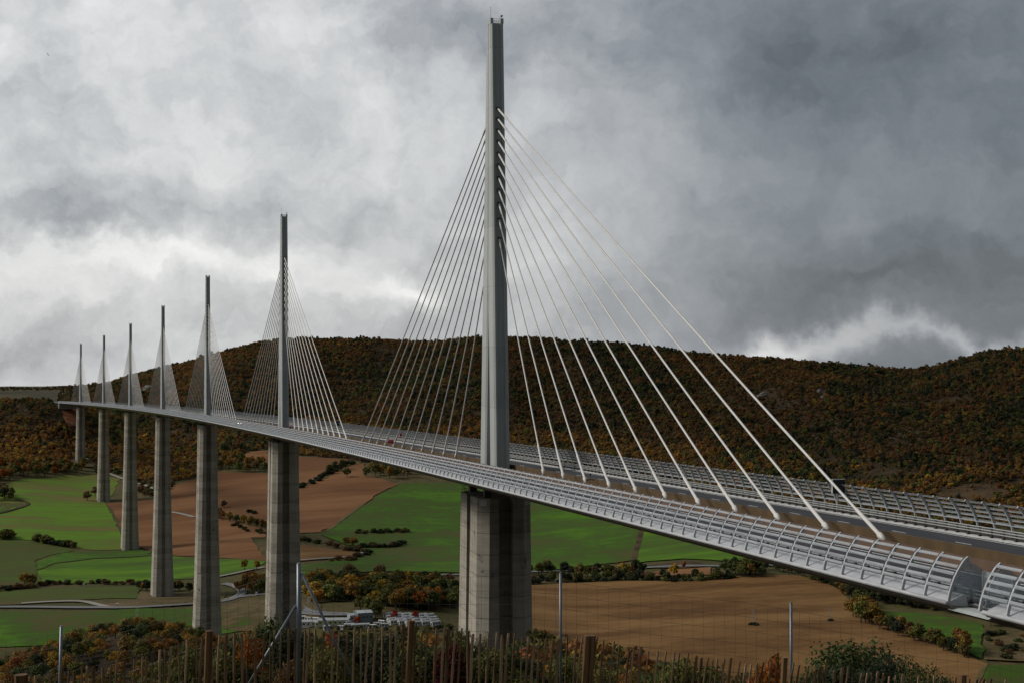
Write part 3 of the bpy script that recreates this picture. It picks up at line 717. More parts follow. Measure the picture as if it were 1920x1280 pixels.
for k, sm in enumerate(MASTS):
    mast = empty('mast', BP(sm, 0, 0)); mast.parent = viaduct
    org = BP(sm, 0, 0); th = theta(sm); ct, st_ = math.cos(th), math.sin(th)
    base = lambda x, y, h: (x*ct-y*st_, x*st_+y*ct, h-0.42 if h == 0 else h)
    for sy in (-1, 1):
        mb = MB(); mb.loft([leg_ring(h, sy, base) for h in (0, 6, 12, 18, 24, 30, 37, 45, 55, 65, 75, 86.1)])
        # crown: the two wings stand above the recess
        a, b, g = mast_dims(86.1)
        for sx in (-1, 1):
            mb.hull([base(sx*0.74, sy*0.02, 86.0), base(sx*a, sy*0.02, 86.0), base(sx*a, sy*(b-0.02), 86.0), base(sx*0.74, sy*(b-0.02), 86.0)],
                    [base(sx*0.74, sy*0.02, 87), base(sx*a, sy*0.02, 87), base(sx*a, sy*(b-0.1), 87), base(sx*0.74, sy*(b-0.1), 87)])
        mb.build('leg', M['mast_paint'], mast)
        for j in range(11):
            s_a = sm+sy*STAY_S[j]; h = STAY_H[j]; a, b, g = mast_dims(h)
            p0 = Vector(base(0, sy*(b-0.75), h)); p1 = BP(s_a, 0, 0.05)-org
            ln = (p1-p0).length; sag = 0.0024*ln
            ts = [0, 0.012, 0.05, 0.051, 0.2, 0.35, 0.5, 0.65, 0.8, 1-6.5/ln, 1-6.4/ln, 1-1.3/ln, 1-1.25/ln, 1-0.75/ln, 1.0]
            rr = [0.20, 0.20, 0.20, 0.14]+[0.14]*5+[0.14, 0.20, 0.20, 0.31, 0.31, 0.21]
            if k > 1: ts, rr = ts[::2], [0.14]*8
            pts = [p0.lerp(p1, q)-Vector((0, 0, sag*4*q*(1-q))) for q in ts]
            cb = MB(); cb.tube(pts, rr, 8 if k < 2 else 5); cb.build('stay_cable', M['cable_sheath'], mast, k < 2)
            if k < 3:
                cb = MB(); q = (p0-p1).normalized(); cb.tube([p0-q*0.6+Vector((0, 0, 0)), p0-q*0.25], [0.34, 0.30], 8); cb.build('stay_socket', M['dark'], mast)
    # parapet rail on top, aerial and camera
    mb = MB(); a, b, g = mast_dims(86)
    for sy in (-1, 1):
        for z in (86.55, 86.95): mb.tube([base(-0.74, sy*(b-0.5), z), base(0.74, sy*(b-0.5), z)], 0.03, 5)
        for x in (-0.4, 0.0, 0.4): mb.tube([base(x, sy*(b-0.5), 86.1), base(x, sy*(b-0.5), 86.95)], 0.03, 5)
    mb.build('railing', M['galvanised'], mast)
    mb = MB(); mb.tube([base(-1.05, -0.8, 87), base(-1.05, -0.8, 89.0)], [0.035, 0.02], 5); mb.tube([base(-1.05, -0.8, 89.0), base(-1.05, -0.8, 89.3)], 0.05, 5); mb.build('aerial', M['guard_post'], mast)
    if k < 2:
        mb = MB(); mb.tube([base(1.0, -0.9, 87), base(1.0, -0.9, 87.5)], 0.05, 5); mb.box(base(1.08, -1.0, 87.6), (0.34, 0.5, 0.24)); mb.tube([base(0.72, -0.9, 87), base(0.72, -0.9, 87.5)], 0.025, 5)
        mb.build('traffic_camera', M['guard_post'], mast)

# piers: two columns under the deck, one shaft below
def col_ring(sy, t_, base, z):
    a = 5.22+0.010*t_+0.000095*t_*t_; b = 8.9+0.012*t_+0.0001*t_*t_; g = max(1.5*(1-t_/92), 0.02); c = 2.0; w = 1.45; dr = 2.3
    o = [(-a, g), (-a, b-c), (-a+c, b), (-w, b), (-w+0.25, b-dr), (w-0.25, b-dr), (w, b), (a-c, b), (a, b-c), (a, g)]
    return [base(x, sy*y, z) for x, y in o]
def shaft_ring(t_, base, z):
    a = 5.22+0.010*t_+0.000095*t_*t_; b = 8.9+0.012*t_+0.0001*t_*t_; c = 2.0+0.004*t_; w = 1.45; dr = 2.3
    h_ = [(-a, b-c), (-a+c, b), (-w, b), (-w+0.25, b-dr), (w-0.25, b-dr), (w, b), (a-c, b), (a, b-c)]
    o = h_+[(x, -y) for x, y in reversed(h_)]
    return [base(x, y, z) for x, y in o]
for k, sm in enumerate(MASTS):
    org = BP(sm, 0, -5.35); hgt = PIER_H[k]; gz = None
    a_, d_ = toAD(org); gz = float(H(a_, d_)); hh = org.z-gz+12
    pier = empty('pier', (org.x, org.y, gz)); pier.parent = viaduct
    th = theta(sm); ct, st_ = math.cos(th), math.sin(th)
    base = lambda x, y, z: (x*ct-y*st_, x*st_+y*ct, z+org.z-gz)
    dep = min(90.0, hh)
    lv = [0]+[q for q in np.arange(8, dep, 12)]+[dep]
    for sy in (-1, 1):
        mb = MB(); mb.loft([col_ring(sy, q, base, -q) for q in lv]); cl = mb.build('column', M['concrete'], pier)
        for x in (-3.0, 3.0):
            mb = MB(); mb.box(base(x, sy*6.0, 0.83), (1.3, 1.3, 1.72)); mb.build('bearing', M['bearing'], pier)
        mb = MB(); rl = [(-4.9, 3.2), (-4.9, 7.0), (-3.2, 8.7), (3.2, 8.7), (4.9, 7.0), (4.9, 3.2)]
        for z in (0.55, 1.05): mb.tube([base(x, sy*y, z) for x, y in rl], 0.035, 4)
        for x, y in rl+[(-1.5, 8.7), (0, 8.7), (1.5, 8.7), (-4.9, 5)]: mb.tube([base(x, sy*y, 0), base(x, sy*y, 1.05)], 0.035, 4)
        mb.build('railing', M['bearing'], pier)
    # pale plates on the two front chamfers
    for sx in (-1, 1):
        n_ = Vector((sx, -1, 0)).normalized(); cxy = Vector((sx*(5.22-1.0), -(8.9-1.0), 0)); tq = Vector((1, sx, 0)).normalized()
        mb = MB(); pts = []
        for o_ in (0.04, 0.10):
            pts.append([Vector(base(*(cxy+n_*o_+tq*u_)[:2], zz)) for u_, zz in ((-0.85, -1.4), (0.85, -1.4), (0.85, -0.3), (-0.85, -0.3))])
        mb.loft(pts); mb.build('plate', M['plate'], pier)
    if hh > dep:
        lv = [dep-0.02]+[q for q in np.arange(dep+10, hh, 14)]+[hh]
        mb = MB(); mb.loft([shaft_ring(q, base, -q) for q in lv]); mb.build('shaft', M['concrete'], pier)
# far abutment and the motorway running off along the hillside
ab = BP(2466, 0, -5)
mb = MB(); mb.box((0, 0, 0), (27, 14, 9)); inst('abutment', mb.mesh('abutment', M['concrete']), viaduct, ab+Vector((0, 0, -0.2)), (0, 0, theta(2466)))
# message boards, call point and parapet instruments on the deck
def board(s, x, w, h):
    o = empty('message_board', BP(s, x, -0.3)); o.rotation_euler = (0, 0, theta(s))
    mb = MB(); mb.box((0, 0, 3.0), (w, 0.35, h)); mb.box((0, -0.19, 3.0), (w*0.94, 0.04, h*0.92), 1); mb.build('panel', [M['plate'], M['dark']], o)
    mb = MB(); mb.tube([(0, 0.2, 0), (0, 0.2, 3.2)], 0.12, 8); mb.build('post', M['galvanised'], o)
    return o
tag(board(86, 14.3, 1.7, 1.8), 'black electronic message board on the deck between two stay cables of the nearest span', 'sign')
tag(board(498, 14.3, 1.8, 1.9), 'small black message board on the deck just beside the second mast', 'sign')
o = empty('weather_station', BP(135, -2.35, 0.55))
mb = MB(); mb.tube([(0, 0, 0), (0, 0, 1.5)], 0.04, 5); mb.box((0, 0, 1.5), (0.2, 0.2, 0.3)); mb.build('mast_tube', M['bearing'], o)
mb = MB(); mb.box((0, 0, 0.7), (1.2, 0.1, 0.12)); mb.box((-0.5, 0, 0.62), (0.25, 0.25, 0.25)); mb.box((0.5, 0, 0.62), (0.2, 0.25, 0.2)); mb.build('cross_arm', M['bearing'], o)
tag(o, 'small dark instrument stand with cross arm on the brown median barrier', 'instrument')
o = empty('call_post', BP(377, 14.6, -0.3))
mb = MB(); mb.box((0, 0, 1.3), (0.55, 0.45, 1.9)); mb.box((0, -0.24, 1.7), (0.35, 0.04, 0.5), 1); mb.build('housing', [M['red_paint'], M['dark']], o)
mb = MB(); mb.tube([(0, 0, -0.05), (0, 0, 0.5)], 0.1, 6); mb.build('foot', M['bearing'], o)
tag(o, 'red emergency call post beside the far guard rail past the nearest mast', 'call post')
o = empty('round_sign', BP(30, 14.6, -0.3))
mb = MB(); mb.tube([(0, 0, 1.9), (0, 0.05, 1.9)], 0.36, 14); mb.build('disc', M['red_paint'], o)
mb = MB(); mb.tube([(0, 0.07, 0), (0, 0.07, 2.2)], 0.045, 6); mb.build('post', M['galvanised'], o)
tag(o, 'round red sign behind the outermost stay cable, near the expansion joint', 'sign')

# vehicles
GLASS = simple('car_glass', (0.02, 0.025, 0.03), None, 1, 0.1, spec=0.8)
TYRE = simple('tyre', (0.015, 0.015, 0.015), None, 1, 0.8)
def car(name, s, x, body, van=False, away=True, label='', headl=False):
    o = empty(name, BP(s, x, ZD+0.06)); o.rotation_euler = (math.atan(SL), 0, theta(s)+(0 if away else math.pi))
    L_, Wd, Ht = (5.2, 1.95, 2.2) if van else (4.2, 1.75, 1.48)
    paint = simple(name+'_paint', body, tuple(q*1.05 for q in body), 0.5, 0.25, spec=0.6)
    if van: prof = [(-L_/2, 0.35), (-L_/2, 1.0), (-L_/2+0.08, Ht-0.1), (-L_/2+0.3, Ht), (1.0, Ht), (1.35, Ht-0.1), (2.05, 1.25), (L_/2, 1.0), (L_/2, 0.35)]
    else: prof = [(-L_/2, 0.35), (-L_/2+0.02, 0.85), (-L_/2+0.25, 0.95), (-1.55, 1.38), (-1.2, Ht), (0.1, Ht), (1.0, 0.98), (1.85, 0.82), (L_/2, 0.62), (L_/2, 0.35)]
    mb = MB(); rings = []
    for xx, f in ((-Wd/2, 0.0), (-Wd/2+0.06, 1.0), (Wd/2-0.06, 1.0), (Wd/2, 0.0)):
        rings.append([(xx*(1.0 if z < 1.0 else 0.86), y*(0.985 if f == 0 else 1), z) for y, z in prof])
    mb.loft(rings); mb.build('body', paint, o)
    mb = MB()
    if van: mb.box((0, -L_/2-0.01, 1.55), (Wd*0.6, 0.04, 0.55)); mb.box((0, 1.75, 1.62), (Wd*0.8, 0.5, 0.45))
    else:
        mb.hull([(-Wd*.38, -1.88, 1.0), (Wd*.38, -1.88, 1.0), (Wd*.38, -1.80, 1.0), (-Wd*.38, -1.80, 1.0)], [(-Wd*.34, -1.48, 1.40), (Wd*.34, -1.48, 1.40), (Wd*.34, -1.3, 1.38), (-Wd*.34, -1.3, 1.38)])
        for sx in (-1, 1): mb.box((sx*Wd*0.432, -0.4, 1.18), (0.03, 1.9, 0.3))
        mb.hull([(-Wd*.38, 0.98, 1.02), (Wd*.38, 0.98, 1.02), (Wd*.38, 0.90, 0.98), (-Wd*.38, 0.90, 0.98)], [(-Wd*.34, 0.25, 1.44), (Wd*.34, 0.25, 1.44), (Wd*.34, 0.1, 1.42), (-Wd*.34, 0.1, 1.42)])
    mb.build('windows', GLASS, o)
    wm = MB(); wm.tube([(-0.1, 0, 0), (0.1, 0, 0)], 0.32, 12); wme = wm.mesh('wheel', TYRE)
    for sx in (-1, 1):
        for yy in (-L_*0.31, L_*0.32): inst('wheel', wme, o, (sx*(Wd/2-0.08), yy, 0.32))
        mb = MB(); mb.box((sx*Wd*0.38, -L_/2-0.01, 0.8), (0.26, 0.05, 0.2)); mb.build('tail_light', M['red_paint'], o)
        mb = MB(); mb.box((sx*Wd*0.36, L_/2, 0.68), (0.3, 0.06, 0.16)); mb.build('headlight', M['headlight'] if headl else M['steel_white'], o)
    tag(o, label, 'van' if van else 'car')
m, t, b, out = new_mat('lit_headlight'); b.inputs['Emission Color'].default_value = (1, 0.85, 0.6, 1); b.inputs['Emission Strength'].default_value = 12; M['headlight'] = m
car('red_car', 352, 6.5, (0.30, 0.012, 0.018), label='red car driving away on the far carriageway between the first two masts')
car('pale_car', 570, 6.0, (0.62, 0.45, 0.50), label='pale pinkish car driving away just beyond the second mast')
car('white_van', 1100, -5.5, (0.70, 0.71, 0.72), van=True, away=False, label='white van on the near carriageway between the third and fourth masts')
car('white_car', 660, -6.0, (0.65, 0.65, 0.66), away=False, headl=True, label='white oncoming car with lit headlights between the second and third masts')
car('grey_van', 2475, 5, (0.05, 0.06, 0.06), van=True, label='dark van on the road just past the far end of the viaduct')
o = empty('lamp_post', BP(2478, -4, ZD)); mb = MB(); mb.tube([(0, 0, 0), (0, 0, 11)], [0.16, 0.1], 6); mb.build('pole', M['galvanised'], o)
mb = MB(); mb.box((0, 0.5, 11), (0.4, 1.3, 0.25)); mb.build('lamp_head', M['galvanised'], o); tag(o, 'slender lamp post at the far end of the viaduct', 'lamp post')
# ------------------------------------------------------------------ vegetation
def leaf_mat(name, source):
    m, t, b, out = new_mat(name)
    if source == 'object':
        oi = t.new('ShaderNodeObjectInfo'); base = oi.outputs['Color']
    else:
        at = t.new('ShaderNodeAttribute', attribute_type='INSTANCER', attribute_name='tint'); base = at.outputs['Color']
    va = t.new('ShaderNodeAttribute', attribute_name='leaf')
    sp = t.new('ShaderNodeSeparateColor'); t.put(sp.inputs[0], va.outputs['Color'])
    k = t.math('ADD', t.math('MULTIPLY', sp.outputs[0], 0.9), 0.55)
    c = t.mix(1.0, base, t.vmath('SCALE', (1, 1, 1), scale=k), 'MULTIPLY')
    hs_ = t.new('ShaderNodeHueSaturation'); t.put(hs_.inputs['Color'], c)
    t.put(hs_.inputs['Hue'], t.math('ADD', t.math('MULTIPLY', sp.outputs[1], 0.05), 0.475)); hs_.inputs['Saturation'].default_value = 1.0
    c = hs_.outputs[0]
    t.put(b.inputs['Base Color'], c); b.inputs['Roughness'].default_value = 0.75; b.inputs['Specular IOR Level'].default_value = 0.12
    tr = t.new('ShaderNodeBsdfTranslucent'); t.put(tr.inputs[0], c)
    mx = t.new('ShaderNodeMixShader'); mx.inputs[0].default_value = 0.22
    t.put(mx.inputs[1], b.outputs[0]); t.put(mx.inputs[2], tr.outputs[0]); t.put(out.inputs[0], mx.outputs[0])
    return m
M['leaf'] = leaf_mat('foliage', 'object')
M['leaf_inst'] = leaf_mat('foliage_far', 'instancer')
M['bark'] = simple('bark', (0.045, 0.034, 0.024), (0.085, 0.066, 0.048), 3.0, 0.9, bump=0.3)
def crown_mesh(name, seed, mat, lumps=15, leaves=34, leaf=0.065, width=0.42, zc=0.60, hz=0.36, core=False):
    r = np.random.default_rng(seed)
    vs, fs, cs = [], [], []
    for i in range(lumps):
        th = r.uniform(0, 2*math.pi); u = r.uniform(-0.85, 1); q = math.sqrt(max(0, 1-u*u)); rad = r.uniform(0.45, 0.82)
        c = np.array([q*math.cos(th)*width*rad, q*math.sin(th)*width*rad, zc+u*hz*rad*1.0])
        lr = r.uniform(0.13, 0.21)*(width/0.42)
        tone, hue = r.uniform(0.2, 0.8), r.uniform(0, 1)
        for j in range(leaves):
            d_ = r.normal(size=3); d_ /= np.linalg.norm(d_)
            p = c+d_*lr*np.array([1, 1, 0.8])*r.uniform(0.6, 1.05)
            nn = d_+r.normal(size=3)*0.45+np.array([0, 0, 0.25]); nn /= np.linalg.norm(nn)
            a1 = np.cross(nn, r.normal(size=3)); a1 /= np.linalg.norm(a1); a2 = np.cross(nn, a1)
            s1, s2 = leaf*r.uniform(0.6, 1.25), leaf*r.uniform(0.45, 0.9)
            b0 = len(vs)
            vs += [p-a1*s1, p+a2*s2, p+a1*s1, p-a2*s2]; fs.append((b0, b0+1, b0+2, b0+3))
            cs.append((min(1, max(0, tone+r.uniform(-0.3, 0.3))), min(1, max(0, hue+r.uniform(-0.2, 0.2))), 0, 1))
    me = bpy.data.meshes.new(name); me.from_pydata([tuple(v) for v in vs], [], fs); me.materials.append(mat)
    at = me.attributes.new('leaf', 'FLOAT_COLOR', 'FACE'); at.data.foreach_set('color', np.array(cs, dtype=np.float32).ravel())
    return me
def trunk_mesh(name, seed, hgt=0.62, rad=0.03, limbs=5, bend=0.03):
    r = random.Random(seed); mb = MB()
    pts = [(0, 0, -0.05)]; x = y = 0
    for k in range(1, 5):
        x += r.uniform(-bend, bend); y += r.uniform(-bend, bend); pts.append((x, y, hgt*k/4))
    mb.tube(pts, [rad*1.25, rad, rad*0.8, rad*0.55, rad*0.25], 6)
    for k in range(limbs):
        z = hgt*r.uniform(0.35, 0.85); th = r.uniform(0, 6.28); ln = r.uniform(0.15, 0.3)
        i = min(3, int(z/hgt*4)); p = Vector(pts[i]).lerp(Vector(pts[i+1]), z/hgt*4-i)
        e = p+Vector((math.cos(th)*ln, math.sin(th)*ln, ln*0.8))
        mb.tube([p, p.lerp(e, 0.5)+Vector((0, 0, 0.02)), e], [rad*0.45, rad*0.3, rad*0.12], 5)
    return mb.mesh(name, M['bark'])
TRUNKS = [trunk_mesh('trunk', s) for s in range(3)]
CROWNS = [crown_mesh('crown', s, M['leaf'], 17, 34, 0.062, 0.40, 0.58, 0.38) for s in range(6)]
TALL = [crown_mesh('crown', 20+s, M['leaf'], 15, 34, 0.055, 0.24, 0.55, 0.45) for s in range(2)]
BUSH = [crown_mesh('crown', 40+s, M['leaf'], 14, 40, 0.085, 0.55, 0.42, 0.42) for s in range(4)]
# palette (linear base colours)
PAL = {'rust': (0.175, 0.082, 0.024), 'ochre': (0.215, 0.120, 0.026), 'yellow': (0.290, 0.175, 0.024), 'olive': (0.112, 0.113, 0.026),
       'green': (0.058, 0.074, 0.022), 'dark': (0.034, 0.042, 0.020), 'brown': (0.130, 0.078, 0.032), 'red': (0.300, 0.042, 0.014), 'orange': (0.26, 0.085, 0.012), 'maroon': (0.09, 0.010, 0.010), 'gold': (0.30, 0.20, 0.02)}
def tint(k, j=0.22):
    c = PAL[k]; g = 1+random.uniform(-j, j)
    return (c[0]*g*random.uniform(0.92, 1.08), c[1]*g*random.uniform(0.92, 1.08), c[2]*g, 1)
def tree(name, a, d, height, kind, label, cat='tree', group=None, crowns=CROWNS, wide=1.0, sink=0.0):
    w_ = AD(a, d); z = float(H(a, d))-sink
    o = empty(name, (w_[0], w_[1], z), random.uniform(0, 6.28))
    o.scale = (height*wide, height*wide, height)
    c = inst('crown', random.choice(crowns), o); c.color = tint(kind)
    inst('trunk', random.choice(TRUNKS), o)
    tag(o, label, cat, group)
    return o
def pick(spec): return random.choices([k for k, _ in spec], [w for _, w in spec])[0]
CN = {'rust': 'rust-brown', 'ochre': 'ochre', 'yellow': 'yellow', 'olive': 'olive-green', 'green': 'green', 'dark': 'dark green', 'brown': 'brown', 'red': 'scarlet', 'orange': 'orange', 'maroon': 'maroon', 'gold': 'golden'}
VS = 1.42
def trees_at(pixels, hrange, spec, where, name='autumn_tree', crowns=CROWNS, wide=1.0, cat='tree', d0=880, jit=3.0):
    for (px, py) in pixels:
        a, d = ground(px, py, d0); k = pick(spec)
        q = random.random(); sz = 'small ' if q < 0.33 else ('tall ' if q > 0.67 else '')
        if len(pixels) < 4: sz = ''
        tree(name, a+random.uniform(-jit, jit), d+random.uniform(-jit, jit), (hrange[0]+q*(hrange[1]-hrange[0]))*(VS if cat == 'tree' else 1.55), k,
             f'{sz}{CN[k]} {"bush" if cat == "bush" else "tree"} {where}', cat, f'{sz}{CN[k]} {"bushes" if cat == "bush" else "trees"} {where}', crowns, wide)
def along(pts, n, jx=2.0, jy=1.0):
    p = spline(pts, 12); out = []
    for i in range(n):
        q = p[int((i+random.random()*0.8)/n*(len(p)-1))]; out.append((q[0]+random.uniform(-jx, jx), q[1]+random.uniform(-jy, jy)))
    return out
def inside(poly, x, y):
    c = False; n_ = len(poly); j = n_-1
    for i in range(n_):
        xi, yi = poly[i]; xj, yj = poly[j]
        if (yi > y) != (yj > y) and x < (xj-xi)*(y-yi)/(yj-yi)+xi: c = not c
        j = i
    return c
def spot(px):
    for lim, s in ((200, 'near the leftmost metal post'), (420, 'by the stout left fence post'), (560, 'left of the braced metal post'), (700, 'right of the braced metal post'), (860, 'by the middle stout post'), (1000, 'in front of the nearest pier'),
                   (1110, 'by the metal post beside the nearest pier'), (1300, 'in front of the dull ploughed field'), (1490, 'near the rightmost metal post')):
        if px < lim: return s
    return 'beside the young oak'
def fill(poly, n):
    xs, ys = [p[0] for p in poly], [p[1] for p in poly]; out = []; tries = 0
    while len(out) < n and tries < 20000:
        tries += 1; x, y = random.uniform(min(xs), max(xs)), random.uniform(min(ys), max(ys))
        if inside(poly, x, y) and all((x-p[0])**2+((y-p[1])*2)**2 > 60 for p in out[-40:]): out.append((x, y))
    return sorted(out, key=lambda p: p[1])
autumn = [('ochre', 4), ('olive', 4), ('green', 2), ('yellow', 2), ('brown', 1)]
scrub = [('dark', 3), ('green', 3), ('brown', 3), ('olive', 2)]
# valley woods and hedgerows
trees_at(fill([(575, 1100), (640, 1096), (740, 1102), (855, 1108), (858, 1142), (800, 1146), (740, 1142), (680, 1128), (600, 1130), (572, 1122)], 118), (8, 12), [('olive', 7), ('green', 4), ('ochre', 2), ('yellow', 2)], 'in the valley wood above the white cabins', 'wood_tree', BUSH+CROWNS)
trees_at([(790, 1142), (812, 1140), (775, 1138)], (11, 13), [('orange', 1)], 'at the edge of the valley wood beside the cabins')
trees_at(along([(575, 1094), (650, 1092), (760, 1096), (858, 1098)], 26), (6, 9), [('brown', 2), ('ochre', 2), ('dark', 2), ('olive', 2)], 'in the line along the valley road', 'roadside_tree')
trees_at([(657, 1087), (709, 1090)], (10, 12), [('brown', 1)], 'standing taller beside the utility pole by the valley road')
trees_at(fill([(450, 1100), (498, 1098), (498, 1112), (452, 1112)], 13), (8, 10), [('ochre', 3), ('olive', 2), ('brown', 1)], 'in the copse beside the road junction', 'copse_tree')
trees_at([(465, 1067), (476, 1069)], (8, 9), [('yellow', 1)], 'beside the pale track by the second pier', crowns=TALL)
trees_at([(468, 961), (478, 963)], (3, 3.5), [('dark', 1)], 'on the stone heap in the ploughed field', 'thorn_bush', BUSH, 1.3, 'bush', jit=1)
trees_at([(421, 952)], (7, 7.1), [('brown', 1)], 'standing alone in the ploughed field left of the second pier')
trees_at([(650, 894)], (9.5, 9.6), [('green', 1)], 'standing alone in the ploughed field right of the second pier')
trees_at([(165, 938), (179, 930)], (9, 11), [('brown', 1)], 'standing in the green field beside the sixth pier', jit=1)
trees_at(along([(410, 972), (440, 978), (480, 988), (500, 992)], 15), (6, 10), [('ochre', 3), ('yellow', 3), ('green', 3)], 'in the hedge across the ploughed field', crowns=TALL+CROWNS)
trees_at(along([(440, 985), (470, 995), (500, 1003)], 9, 3, 2), (2.5, 4), scrub, 'on the bank below the ploughed field', 'hedge_bush', BUSH, 1.4, 'bush')
trees_at(along([(563, 914), (590, 903), (615, 889), (640, 877), (665, 868)], 20, 2, 0.7), (3, 5.5), [('dark', 4), ('green', 3)], 'in the hedge between the two ploughed fields', 'hedge_bush', BUSH, 1.2, 'bush')
trees_at([(618, 888), (632, 882), (640, 880)], (9, 11), [('green', 1)], 'rising from the hedge between the two ploughed fields')
trees_at(fill([(686, 886), (705, 880), (760, 884), (775, 893), (740, 897), (690, 895)], 15), (9, 12), [('olive', 3), ('ochre', 3), ('yellow', 1)], 'in the copse at the top of the ploughed field', 'copse_tree')
trees_at(along([(668, 999), (700, 1000), (735, 999), (765, 997)], 17, 2, 0.8), (2.5, 4.5), scrub, 'in the hedge island on the green slope', 'hedge_bush', BUSH, 1.2, 'bush')
trees_at(along([(680, 1026), (705, 1028), (735, 1026), (760, 1021)], 16, 2, 0.8), (2.5, 5), scrub, 'in the hedge below the green slope', 'hedge_bush', BUSH, 1.2, 'bush')
trees_at(along([(562, 1010), (600, 1020), (640, 1028), (680, 1034), (692, 1040), (660, 1049), (620, 1052)], 26, 4, 2), (2.5, 4.5), [('brown', 4), ('olive', 2), ('dark', 2)], 'along the bend of the pale lane', 'hedge_bush', BUSH, 1.3, 'bush')
trees_at([(653, 1024), (661, 1023), (668, 1025)], (7, 8), [('ochre', 1)], 'beside the bend of the pale lane')
trees_at(along([(0, 1009), (12, 1008), (24, 1009)], 5), (6, 8), [('olive', 1)], 'at the left end of the field edge', 'hedge_bush', BUSH, 1.3, 'bush')
trees_at(along([(68, 1014), (80, 1016), (90, 1018), (105, 1020), (120, 1024), (138, 1027)], 13, 2, 1), (4, 7), [('olive', 3), ('green', 2), ('dark', 1)], 'on the edge below the bright green field', 'hedge_bush', BUSH, 1.3, 'bush')
trees_at(along([(-20, 1108), (20, 1104), (60, 1100), (110, 1094), (180, 1094), (250, 1096)], 30, 4, 1.5), (2.5, 4), [('brown', 3), ('dark', 2), ('olive', 1)], 'along the bank above the motorway field', 'hedge_bush', BUSH, 1.4, 'bush')
trees_at([(50, 1099), (58, 1098)], (8, 10), [('ochre', 1)], 'rising from the bank above the lower field')
trees_at(along([(264, 1106), (282, 1108), (326, 1107), (360, 1108)], 14, 3, 1.5), (5, 7), [('green', 3), ('dark', 2), ('ochre', 1)], 'at the foot of the fourth pier')
trees_at(fill([(-20, 930), (10, 925), (26, 935), (26, 941), (-20, 940)], 10), (9, 12), [('olive', 3), ('ochre', 2), ('dark', 1)], 'in the clump on the left edge of the bright green field')
trees_at(fill([(-30, 890), (0, 878), (40, 872), (60, 884), (110, 878), (170, 874), (150, 886), (100, 892), (40, 894), (-30, 915)], 56), (9, 12), [('ochre', 4), ('olive', 4), ('orange', 1), ('dark', 1)], 'in the wood strip above the bright green field', 'wood_tree')
trees_at(fill([(180, 874), (200, 872), (225, 886), (222, 892), (180, 888)], 12), (4, 6), scrub, 'on the slope beside the sixth pier', 'scrub_bush', BUSH, 1.2, 'bush')
trees_at(fill([(260, 900), (330, 905), (320, 925), (262, 930)], 22), (3, 6), [('brown', 4), ('olive', 2), ('dark', 1)], 'around the foot of the fifth pier', 'scrub_bush', BUSH, 1.3, 'bush')
trees_at([(270, 915)], (5, 5.2), [('red', 1)], 'between the fifth and fourth piers', crowns=BUSH)
trees_at(fill([(408, 868), (440, 862), (500, 872), (500, 886), (440, 886), (408, 884)], 24), (9, 12), [('ochre', 4), ('brown', 2), ('olive', 2)], 'in the belt above the ploughed field left of the second pier', 'copse_tree')
# right-hand side
trees_at(along([(985, 1078), (1040, 1074), (1100, 1080), (1160, 1080), (1210, 1078)], 24, 4, 3), (6, 10), [('dark', 3), ('olive', 4), ('brown', 2)], 'in the belt below the green slope right of the nearest pier', 'roadside_tree')
trees_at(along([(985, 1094), (1060, 1090), (1140, 1087), (1220, 1086), (1290, 1089), (1370, 1081)], 34, 4, 2.5), (4.5, 7.5), [('dark', 4), ('green', 2), ('olive', 3), ('brown', 1)], 'in the hedge above the dull ploughed field', 'hedgerow_tree')
trees_at([(1165, 1076), (1172, 1078), (1260, 1081)], (8, 9), [('gold', 1)], 'rising from the hedge above the dull ploughed field')
trees_at(fill([(1350, 1078), (1390, 1066), (1430, 1072), (1430, 1080), (1380, 1084)], 14), (7, 11), [('olive', 3), ('ochre', 3), ('green', 1)], 'in the clump under the deck by the ploughed field')
trees_at(along([(1440, 1068), (1490, 1076), (1530, 1086), (1570, 1096)], 14, 4, 2), (5, 8), [('dark', 3), ('green', 2), ('ochre', 1)], 'in the thicket under the deck')
trees_at([(1474, 1073), (1287, 1066)], (6, 6.5), [('orange', 1)], 'standing by the lane under the deck', crowns=TALL)
trees_at(along([(1570, 1100), (1590, 1115), (1610, 1122), (1660, 1128), (1700, 1128)], 18, 6, 4), (5, 8), [('dark', 3), ('olive', 3), ('ochre', 2)], 'in the thicket along the edge of the ploughed field', 'thicket_tree')
trees_at(along([(1605, 1158), (1630, 1168), (1620, 1150), (1640, 1172)], 12, 5, 4), (9, 13), [('ochre', 3), ('olive', 2)], 'in the round clump at the tip of the small green field')
trees_at(along([(1650, 1178), (1680, 1186), (1720, 1200), (1760, 1214), (1812, 1234)], 26, 4, 3), (5, 9), [('dark', 3), ('olive', 3), ('ochre', 2), ('brown', 1)], 'in the hedge below the small green field', 'hedgerow_tree')
trees_at([(1795, 1222), (1806, 1226), (1800, 1218)], (10, 12), [('ochre', 1)], 'at the end of the hedge below the small green field')
trees_at(along([(1700, 1130), (1760, 1142), (1820, 1150), (1880, 1158), (1930, 1164)], 22, 8, 4), (6, 9), [('dark', 4), ('olive', 2), ('ochre', 1)], 'in the thicket under the near end of the deck', 'thicket_tree')
trees_at(along([(1860, 1172), (1900, 1172), (1930, 1174)], 8), (7, 9), [('orange', 2), ('brown', 2)], 'below the near end of the deck')
trees_at(fill([(1850, 1190), (1930, 1195), (1930, 1240), (1860, 1240)], 16), (2, 4), scrub, 'on the rough slope at the right edge', 'scrub_bush', BUSH, 1.3, 'bush')
trees_at(along([(990, 1092), (1080, 1090), (1180, 1087), (1290, 1089), (1380, 1082)], 44, 4, 2), (2.6, 4.2), [('dark', 4), ('green', 2), ('olive', 2)], 'under the trees above the dull ploughed field', 'hedge_bush', BUSH, 1.25, 'bush')
